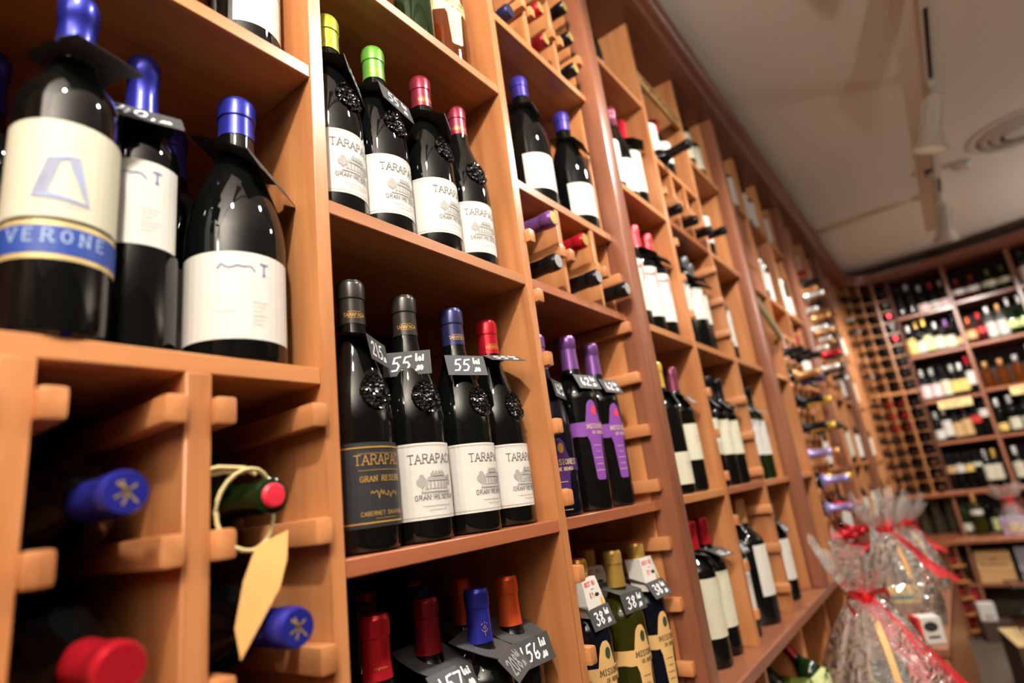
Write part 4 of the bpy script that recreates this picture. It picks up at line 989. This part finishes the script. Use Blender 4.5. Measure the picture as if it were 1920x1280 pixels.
row(w1, 1.38, [(.05, 'silver', 'plain:.1:.4:w', B, .24, .034, None), (.11, 'white', 'plain:.15:.6:w', B, .27, .036, None), (.175, 'black', 'plain:.1:.5:t', B, .27, .036, None), (.24, 'rust', 'plain:.1:.55:t', B, .28, .036, None), (.305, 'black', 'plain:.4:.62:r', B, .28, .036, None), (.365, 'black', 'plain:.5:.7:w', B, .30, .034, None)], 'fourth row, bay beside corner rack')
row(w1, 1.0, [(.045, 'black', 'plain:.5:.7:t', B, .27, .032, None), (.105, 'black', 'plain:.5:.72:w', B, .27, .032, None), (.165, 'black', 'plain:.5:.7:y', B, .27, .032, None), (.22, 'black', 'plain:.6:.7:w', B, .28, .032, None), (.28, 'silver', 'plain:.2:.6:c', B, .28, .034, None), (.335, 'yellow', 'plain:.2:.6:c', B, .28, .034, None)], 'bottom row, bay beside corner rack')
row(w2, 2.46, [(.06, 'darkred', 'plain:.3:.5:w', F_, .19, .05, mat('dark_cherry_glass', (60, 12, 20), .08)), (.155, 'darkred', 'plain:.3:.5:w', F_, .19, .05, MATS['dark_cherry_glass']), (.265, 'olivegreen', 'plain:.3:.5:c', F_, .20, .05, GREENG), (.36, 'olivegreen', 'plain:.3:.5:c', F_, .20, .05, GREENG)], 'top row of the liqueur bay')
row(w2, 2.10, [(.05, 'orange', 'plain:.2:.5:t', F_, .22, .04, AMBER), (.12, 'red', 'plain:.3:.5:r', F_, .24, .04, MATS['dark_cherry_glass']), (.185, 'white', 'plain:.1:.52:w', 'liquor', .27, .034, CLEAR), (.255, 'tan', 'plain:.1:.52:w', 'liquor', .27, .034, CLEAR), (.32, 'silver', 'plain:.2:.4:g', F_, .30, .036, GREENG), (.39, 'silver', 'plain:.2:.4:g', F_, .30, .036, GREENG)], 'second row of the liqueur bay')
row(w2, 1.735, [(.06, 'tan', None, 'liquor', .21, .042, AMBER), (.155, 'tan', None, 'liquor', .21, .042, AMBER), (.25, 'silver', None, 'liquor', .22, .042, AMBER), (.35, 'white', 'plain:.1:.3:t', 'liquor', .28, .040, AMBER)], 'third row of the liqueur bay')
row(w2, 1.38, [(.05, 'white', 'plain:.1:.3:y', B, .27, .034, None), (.13, 'silver', 'plain:.1:.4:c', B, .28, .036, None), (.21, 'black', 'plain:.1:.4:c', B, .28, .036, None), (.29, 'black', 'plain:.1:.4:c', B, .28, .036, None), (.37, 'black', 'plain:.1:.4:c', B, .28, .036, None)], 'fourth row of the liqueur bay')
row(w2, 1.0, [(.06, 'white', 'plain:.2:.6:c', B, .28, .036, None), (.15, 'black', 'plain:.2:.6:c', B, .28, .036, None), (.24, 'black', 'plain:.2:.6:c', B, .28, .036, None), (.33, 'black', 'plain:.2:.6:c', B, .28, .036, None)], 'bottom row of the liqueur bay')
for z in (2.46, 2.10, 1.735, 1.38, 1.0): row(w3, z, [(.06, 'black', P, B, .28, .036, None), (.16, 'silver', P, B, .28, .036, None), (.26, 'black', P, B, .28, .036, None)], '%s row of the bay at right edge' % {2.46: 'top', 2.10: 'second', 1.735: 'third', 1.38: 'fourth', 1.0: 'bottom'}[z])
# cream signs
def shelf_sign(label, u, lx, z, wdt, txt):
    q = Matrix.Translation(u.t.location) @ Matrix.Rotation(u.t.rotation_euler.z, 4, 'Z') @ Vector((lx, -.006, 0))
    t = thing('shelf_sign', label, 'sign', (q.x, q.y, z), u.t.rotation_euler.z)
    o = MB().box(-wdt/2, wdt/2, -.004, .004, -.03, .03, .001).obj('board', mat('cream_sign', (232, 214, 150), .5), t)
    m = MB()
    for p in stroke_quads(scribble(0, .002, wdt*.8, .02, len(txt), 26), .0065): m.add([(a, -.0045, b) for a, b in p], [(0, 1, 2, 3)])
    m.obj('lettering', BLKI, o)
shelf_sign('cream shelf sign below the third row beside the corner rack', w1, .205, 1.665, .22, 'VINURI ALBE')
shelf_sign('cream shelf sign below the amber liqueur bottles', w2, .28, 1.685, .24, 'CONAC')

# ================================================================== counter and low cabinets at the back
def onw(u, lx, ly): return Matrix.Translation(u.t.location) @ Matrix.Rotation(u.t.rotation_euler.z, 4, 'Z') @ Vector((lx, ly, 0))
cz = .668
bb(w1, 'olive glass bottle with white neck flyer standing on the back counter', .12, cz, 'tan', 'plain:.5:.62:w', -.02, 'bordeaux', .30, .042, OLIVEG)
bb(w1, 'pale green round bottle lit up in the dark niche', .24, cz+.0, 'black', 'plain:.1:.5:g', .05, 'flask', .22, .048, GREENG)
bb(w1, 'dark bottle at the back of the niche behind the olive bottle', .19, cz, 'black', None, .12, 'bordeaux', .29, .038, None)
bb(w1, 'dark bottle standing left in the niche by the upright', .04, cz, 'black', 'plain:.1:.3:c', .06, 'bordeaux', .28, .036, GREENG)
bb(w2, 'dark bottle right of the lilac gift box on the counter', .08, cz, 'black', 'plain:.1:.35:c', -.02, 'bordeaux', .26, .036)
bb(w2, 'second dark bottle right of the lilac gift box', .19, cz, 'black', 'plain:.1:.35:c', -.04, 'bordeaux', .24, .036)

# ================================================================== gift baskets in cellophane
CELLO = bpy.data.materials.new('cellophane'); CELLO.use_nodes = True
nt = CELLO.node_tree; nt.nodes.clear()
o_ = nt.nodes.new('ShaderNodeOutputMaterial'); mx = nt.nodes.new('ShaderNodeMixShader'); tr_ = nt.nodes.new('ShaderNodeBsdfTransparent'); gl = nt.nodes.new('ShaderNodeBsdfGlossy'); fr = nt.nodes.new('ShaderNodeFresnel')
df = nt.nodes.new('ShaderNodeBsdfDiffuse'); mx2 = nt.nodes.new('ShaderNodeMixShader')
tr_.inputs[0].default_value = (.95, .95, .93, 1); gl.inputs['Roughness'].default_value = .035; gl.inputs[0].default_value = (1, 1, 1, 1); df.inputs[0].default_value = (.85, .82, .78, 1)
fr.inputs[0].default_value = 1.45
tcn = nt.nodes.new('ShaderNodeTexCoord'); no = nt.nodes.new('ShaderNodeTexNoise'); no.inputs['Scale'].default_value = 30; no.inputs['Detail'].default_value = 4; no.inputs['Distortion'].default_value = 1.2
bu = nt.nodes.new('ShaderNodeBump'); bu.inputs['Strength'].default_value = 1.0; bu.inputs['Distance'].default_value = .022
nt.links.new(tcn.outputs['Object'], no.inputs['Vector']); nt.links.new(no.outputs[0], bu.inputs['Height'])
nt.links.new(bu.outputs[0], gl.inputs['Normal']); nt.links.new(bu.outputs[0], fr.inputs['Normal'])
mx2.inputs[0].default_value = .17; nt.links.new(tr_.outputs[0], mx2.inputs[1]); nt.links.new(df.outputs[0], mx2.inputs[2])
nt.links.new(fr.outputs[0], mx.inputs[0]); nt.links.new(mx2.outputs[0], mx.inputs[1]); nt.links.new(gl.outputs[0], mx.inputs[2]); nt.links.new(mx.outputs[0], o_.inputs[0])
REDR = mat('red_satin_ribbon', (214, 26, 36), .35)
ORG = bpy.data.materials.new('red_organza'); ORG.use_nodes = True
nt = ORG.node_tree; pb = nt.nodes['Principled BSDF']; pb.inputs['Base Color'].default_value = lin((196, 18, 30)); pb.inputs['Roughness'].default_value = .6; pb.inputs['Alpha'].default_value = .85
WICK = speckle(mat('wicker', (150, 104, 58), .7), 90, .3, .5)
def cello(parent, R0, ht, seed, tuft=.11, n=84):
    rn = random.Random(seed); ph = [rn.uniform(0, 6.28) for _ in range(5)]
    prof = [(0, R0), (.03, R0*1.07), (.07, R0*1.10), (.12, R0*1.05)]
    k = 12
    for i in range(1, k+1):
        t = i/k; prof.append((.12+(ht-.12)*t, R0*1.05*(1-t)**.75+.024*t))
    for i in range(1, 7): prof.append((ht+tuft*i/6, .024+.07*(i/6)**.7))
    V = []; F = []; m = len(prof)
    for j, (z, r) in enumerate(prof):
        f = min(1, max(0, z/ht)); amp = .018+.075*f*f if z <= ht else .26
        for q in range(n):
            a = 2*math.pi*q/n; w_ = .5*math.sin(11*a+ph[0]+2*f)+.4*math.sin(19*a+ph[1]-3*f)+.35*math.sin(31*a+ph[2])
            rr = r*(1+amp*w_); dz = (.03*math.sin(5*a+ph[3])+.02*math.sin(11*a+ph[4]))*max(0, (z-ht)/tuft) if z > ht else 0
            V.append((rr*math.sin(a), -rr*math.cos(a), z+dz))
    for j in range(m-1):
        for q in range(n): F.append((j*n+q, j*n+(q+1) % n, (j+1)*n+(q+1) % n, (j+1)*n+q))
    return MB().add(V, F, True).obj('cellophane_wrap', CELLO, parent)
def bow(parent, z, ang, tails, sc_=.9):
    """ribbon tied at height z; ang = plan direction of the bow (deg, 0 = -y, + towards +x)"""
    d = Vector((math.sin(rad(ang)), -math.cos(rad(ang)), 0)); s = Vector((d.y, -d.x, 0))*-1; c = d*.03+Vector((0, 0, z))
    MB().lathe([(.030, -.008), (.033, 0), (.030, .008), (.026, 0), (.030, -.008)], 24, 0, 0, z).obj('tie_band', REDR, parent)
    for sg in (-1, 1):
        pts = []
        for i in range(15):
            t = i/14*2*math.pi; rr = .055*sc_*math.sin(t/2)
            pts.append(c+s*sg*(rr*1.25*math.cos(t*.18))+Vector((0, 0, .030*sc_*math.sin(t)-.012*math.sin(t/2)))+d*(.020*math.sin(t/2)+.01*math.sin(t)))
        MB().ribbon(pts, .030*sc_, [(d*.8+Vector((0, 0, .6))).normalized()]*15).obj('bow_loop', REDR, parent)
    MB().lathe([(0, -.014), (.012, -.012), (.016, 0), (.012, .012), (0, .014)], 12, c.x, c.y, c.z).obj('bow_knot', REDR, parent)
    for (dx, ln, wd, out) in tails:
        pts = []; n = 16
        for i in range(n+1):
            t = i/n; pts.append(c+s*dx*t*ln+Vector((0, 0, -ln*t*.92))+d*(out*t*ln+.010*math.sin(t*7)))
        MB().ribbon(pts, [wd*(.7+.5*i/n) for i in range(n+1)], [(s+d*.25*math.sin(i*.5)).normalized() for i in range(n+1)]).obj('ribbon_tail', ORG, parent)
def basket(label, x, y, z, R0, ht, seed, ang, tails, handle=True, deep=.07, tuft=.11, bs=.9):
    t = thing('gift_basket', label, 'gift basket', (x, y, z))
    b = MB().lathe([(0, .004), (R0*.82, .004), (R0*.86, 0), (R0*.98, deep), (R0*1.0, deep+.006), (R0*.96, deep+.006), (R0*.82, .012), (0, .012)], 40).obj('wicker_tray', WICK, t)
    for k in range(3): MB().tube([((R0*(.885+.035*k))*math.sin(a), -(R0*(.885+.035*k))*math.cos(a), deep*(.22+.3*k)) for a in [2*math.pi*i/40 for i in range(41)]], .004, 6).obj('wicker_band', WICK, b)
    if handle:
        pts = [(-R0*.92*math.cos(math.pi*i/20)*math.cos(rad(ang+90)), -R0*.92*math.cos(math.pi*i/20)*math.sin(rad(ang+90)), deep+(ht-.03-deep)*math.sin(math.pi*i/20)**.75) for i in range(21)]
        MB().ribbon(pts, .016, (math.cos(rad(ang)), math.sin(rad(ang)), 0)).obj('handle', mat('pale_reed', (214, 164, 96), .5), t)
    cello(t, R0*1.02, ht, seed, tuft)
    bow(t, ht, ang, tails, bs)
    return t
dt = thing('display_table', 'low wooden display table under the nearest gift basket', 'table', (1.96, -.185, 0))
MB().box(-.27, .27, -.20, .165, .565, .595, .002).obj('table_top', WX, dt)
for sx in (-1, 1):
    for sy in (-.17, .135): MB().box(sx*.24-.02, sx*.24+.02, sy-.02, sy+.02, 0, .565).obj('leg', WZ, dt)
ds = thing('display_chest', 'wooden chest carrying the two further gift baskets', 'chest', (3.08, -.205, 0))
MB().box(-.62, .62, -.09, .155, 0, .70, .002).obj('chest_body', WX, ds); MB().box(-.64, .64, -.10, .165, .70, .725, .002).obj('chest_lid', DX, ds)
basket('large cellophane gift basket with red bow, nearest the viewer', 1.96, -.180, .595, .172, .385, 3, -70, [(.46, .40, .060, .3), (.66, .44, .050, .15), (.30, .36, .040, .35)], tuft=.13)
basket('second cellophane gift basket with red ribbon, right of the nearest', 2.76, -.185, .725, .110, .345, 7, -60, [(.62, .20, .028, .2), (.8, .22, .022, .1)], deep=.09, tuft=.10, bs=.5)
basket('third cellophane gift basket with red ribbon, furthest along the shelves', 3.42, -.195, .725, .100, .30, 12, -50, [(.6, .14, .024, .2), (.8, .16, .022, .1)], deep=.08, tuft=.10, bs=.5)
# things inside the nearest basket
bt = bottle('wine bottle with dark red capsule inside the nearest gift basket', 1.93, -.11, .64, 'bordeaux', 'darkred', 'plain:.2:.6:g', .036, .29, -60, GREENG, n=20); bt.rotation_euler = (rad(-34), rad(-16), rad(-20))
cp = thing('gift_card', 'cream handwritten card inside the nearest gift basket', 'card', (1.838, -.215, .700), rad(-80)); cp.rotation_euler = (rad(-20), 0, rad(-80))
o = MB().box(-.085, .085, -.001, .001, -.06, .075).obj('card', CREAM, cp)
m_ = MB()
for q in stroke_quads(scribble(0, .045, .07, .012, 31, 16)+[[(-.045, .052), (-.05, .042), (-.04, .036)], [(.035, .04), (.05, .048), (.05, .056), (.04, .05)]], .004): m_.add([(u, -.0016, v) for u, v in q], [(0, 1, 2, 3)])
m_.obj('lettering', BLKI, o)
rn = random.Random(2); m_ = MB()
for i in range(420):
    a = rn.uniform(0, 6.28); r = rn.uniform(0, .125); p = Vector((r*math.cos(a), r*math.sin(a), .05+rn.uniform(0, .03)+.11*(1-r/.125))); pts = [p]
    for k in range(4): p = p+Vector((rn.uniform(-.02, .02), rn.uniform(-.02, .02), rn.uniform(-.008, .012))); pts.append(p)
    m_.ribbon(pts, .003, (rn.uniform(-1, 1), rn.uniform(-1, 1), .4))
o = m_.obj('shredded_paper', mat('straw_paper', (214, 176, 120), .7)); o.location = (1.96, -.18, .60); tag(o, 'curly straw paper filling inside the nearest gift basket', 'filling', kind='stuff')
def packet(label, x, y, z, sx, sy, sz, rz, m, band=None, ry=0):
    t = thing('sweet_packet', label, 'packet', (x, y, z), rad(rz)); t.rotation_euler = (0, rad(ry), rad(rz))
    o = MB().box(-sx/2, sx/2, -sy/2, sy/2, 0, sz, .004).obj('wrapper', m, t)
    if band: MB().box(-sx/2-.001, sx/2+.001, -sy/2-.001, sy/2+.001, sz*.4, sz*.6).obj('printed_band', band, o)
packet('dark red sweet packet inside the nearest gift basket', 1.872, -.135, .690, .08, .035, .09, -75, mat('dark_red_wrap', (110, 20, 34), .4), GOLD)
packet('black sweet packet inside the nearest gift basket', 1.890, -.205, .715, .07, .05, .12, -60, BLKP, mat('lime_print', (196, 206, 70), .5))
packet('yellow printed packet inside the second gift basket', 2.685, -.195, .80, .10, .035, .075, -75, mat('yellow_print', (226, 190, 90), .4), mat('teal_print', (60, 110, 120), .4))
bt = bottle('brown glass jar inside the second gift basket', 2.755, -.15, .74, 'flask', None, None, .045, .12, 0, AMBER, n=20, name='glass_jar', cat='jar')
packet('dark red packet inside the third gift basket', 3.41, -.20, .80, .09, .04, .12, -50, MATS['dark_red_wrap'])
# small black and white box with a red side
gb = thing('gift_box', 'small white and black gift box with red edge below second basket', 'box', (2.53, -.255, .725), rad(-65))
o = MB().box(-.036, .036, -.03, .03, 0, .08, .001).obj('box_body', PAPER, gb)
m_ = MB()
for q in blob(.0, .052, .022, .016, 12)+rect(-.014, .02, .016, .024): m_.add([(u, -.0305, v) for u, v in q], [tuple(range(len(q)))])
m_.obj('printed_picture', BLKI, o); MB().box(-.038, -.028, -.032, .032, -.0, .082).obj('red_edge', REDI, o)

# lilac gift box wrapped on the back counter
p = onw(w1, .33, -.10)
t = thing('lilac_gift_box', 'lilac gift box with red bow wrapped in cellophane on back counter', 'gift box', (p.x, p.y, cz), rad(-92))
LIL = mat('lilac_paper', (190, 166, 206), .4)
MB().box(-.085, .085, -.06, .06, 0, .13, .004).obj('box_body', LIL, t); MB().box(-.06, .06, -.062, -.058, .02, .09).obj('window', mat('cream_pasta', (226, 206, 170), .6), t)
cello(t, .09, .24, 15, .09, 48); bow(t, .24, 0, [(.5, .09, .03, .3)])

# crates and boxes at the back
crm = wood('crate_wood', (214, 170, 116), (190, 144, 90), 0)
p = onw(w1, .125, -.03)
t = thing('wooden_crate', 'pale wooden wine crate with burned lettering in the back cabinet', 'crate', (p.x, p.y, .35), rad(-90))
for k in range(3): MB().box(-.105, .105, -.15, .12, .002+k*.072, .072+k*.072, .001).obj('plank', crm, t)
m_ = MB()
for q in stroke_quads(scribble(0, .17, .05, .010, 6, 8)+scribble(0, .130, .16, .014, 8, 22), .0065): m_.add([(u, -.1515, v) for u, v in q], [(0, 1, 2, 3)])
m_.obj('lettering', MATS['dark_burn_mark'], t)
p = onw(w1, .33, -.03)
t = thing('striped_panel', 'grey and white striped ribbed panel beside the wooden crate', 'panel', (p.x, p.y, .35), rad(-92))
for k in range(8): MB().box(-.06+k*.016, -.052+k*.016, -.14, -.12, 0, .24).obj('slat', mat('pale_slat', (200, 196, 200), .5), t)
MB().box(-.062, .07, -.12, -.11, 0, .24).obj('backing', mat('dark_slat', (70, 66, 72), .5), t)
t = thing('red_carton', 'dark red carton standing in the low back cabinet', 'carton', (5.715, -.27, .04), rad(-75))
o = MB().box(-.05, .05, -.05, .05, 0, .28, .002).obj('carton_body', mat('red_carton_paper', (150, 20, 30), .5), t)
m_ = MB()
for q in stroke_quads([[(-.02+.012*math.sin(k*.5), .03+.012*k) for k in range(8)]], .004): m_.add([(u, -.0515, v) for u, v in q], [(0, 1, 2, 3)])
m_.obj('gold_swirl', GOLD, o)
t = thing('white_carton', 'small white carton with brown print in the low back cabinet', 'carton', (5.55, -.345, .131), rad(-80))
o = MB().box(-.05, .05, -.04, .04, 0, .115, .002).obj('carton_body', PAPER, t)
m_ = MB()
for q in stroke_quads(scribble(0, .03, .05, .02, 9, 8), .0065): m_.add([(u, -.0415, v) for u, v in q], [(0, 1, 2, 3)])
m_.obj('lettering', mat('brown_print', (130, 96, 70), .5), o)
t = thing('dark_carton', 'plain dark brown carton carrying the small white carton', 'carton', (5.55, -.38, 0), rad(-80)); MB().box(-.09, .09, -.06, .06, 0, .13, .002).box(-.088, .088, -.002, .002, .13, .1305).obj('carton_body', mat('brown_carton', (70, 52, 40), .7), t)
t = thing('cardboard_box', 'open beige cardboard box on the floor at lower right', 'box', (4.5, -.62, 0), rad(10))
kb = mat('cardboard', (190, 160, 112), .8)
MB().box(-.2, .2, -.19, .19, .002, .275, .002).obj('box_body', mat('dark_cardboard', (84, 64, 46), .8), t); MB().box(-.2, .2, -.19, .19, .276, .282).obj('box_top', kb, t)
t = thing('wire_basket', 'black wire basket standing on the cardboard box', 'basket', (4.56, -.60, .282), rad(8))
for z in (.004, .13, .26): MB().tube([(-.1, -.09, z), (.1, -.09, z), (.1, .09, z), (-.1, .09, z), (-.1, -.09, z)], .005, 6).obj('hoop', blackm, t)
for k in range(7):
    MB().tube([(-.1+k*.033, -.09, 0), (-.1+k*.033, -.09, .26)], .003, 5).obj('wire', blackm, t); MB().tube([(-.1, -.09+k*.03, 0), (-.1, -.09+k*.03, .26)], .003, 5).obj('wire', blackm, t)
MB().tube([(-.1, 0, .26), (-.06, 0, .31), (.06, 0, .31), (.1, 0, .26)], .005, 6).obj('handle', blackm, t)
bottle('dark bottle standing inside the black wire basket', 4.56, -.60, .288, 'bordeaux', 'black', 'plain:.1:.4:t', .036, .24, -60, GREENG, n=16)
# lying bottles low in the curved cabinet
for i, (z, c) in enumerate(((.53, 'coral'), (.42, 'coral'), (.31, 'coral'), (.20, 'coral'), (.09, 'red'))):
    p = arcp(45, .13+.30); bottle('red-capped bottle lying in the low corner cabinet, %s from top' % ORD[i], p[0], p[1], z, 'bordeaux', c, None, .036, .28, 0, n=14, lying=True, rot=-45)
    p = arcp(45, .43); o = MB().box(-.05, .05, -.14, .1, z-.048, z-.038).obj('rail', WX, nb.t); o.location = (arcp(45, .25)[0], arcp(45, .25)[1], 0); o.rotation_euler = (0, 0, rad(-45))
for i, (x, z, c) in enumerate(((4.35, .545, 'black'), (4.45, .545, 'black'), (4.30, .10, 'black'), (4.42, .10, 'silver'), (4.75, .545, 'silver'), (4.85, .545, 'black'), (3.95, .545, 'black'), (4.08, .545, 'silver'))):
    lying('%s-capped bottle lying low under the left ledge, %s counted' % (c, ORD[i]), x, z, -.08, c, R=.037, n=14)

for ob in bpy.data.objects:
    if 'label' in ob:
        s_ = ob['label']
        for a, b in (('darkred', 'dark red'), ('olivegreen', 'olive green')): s_ = s_.replace(a, b)
        ob['label'] = s_
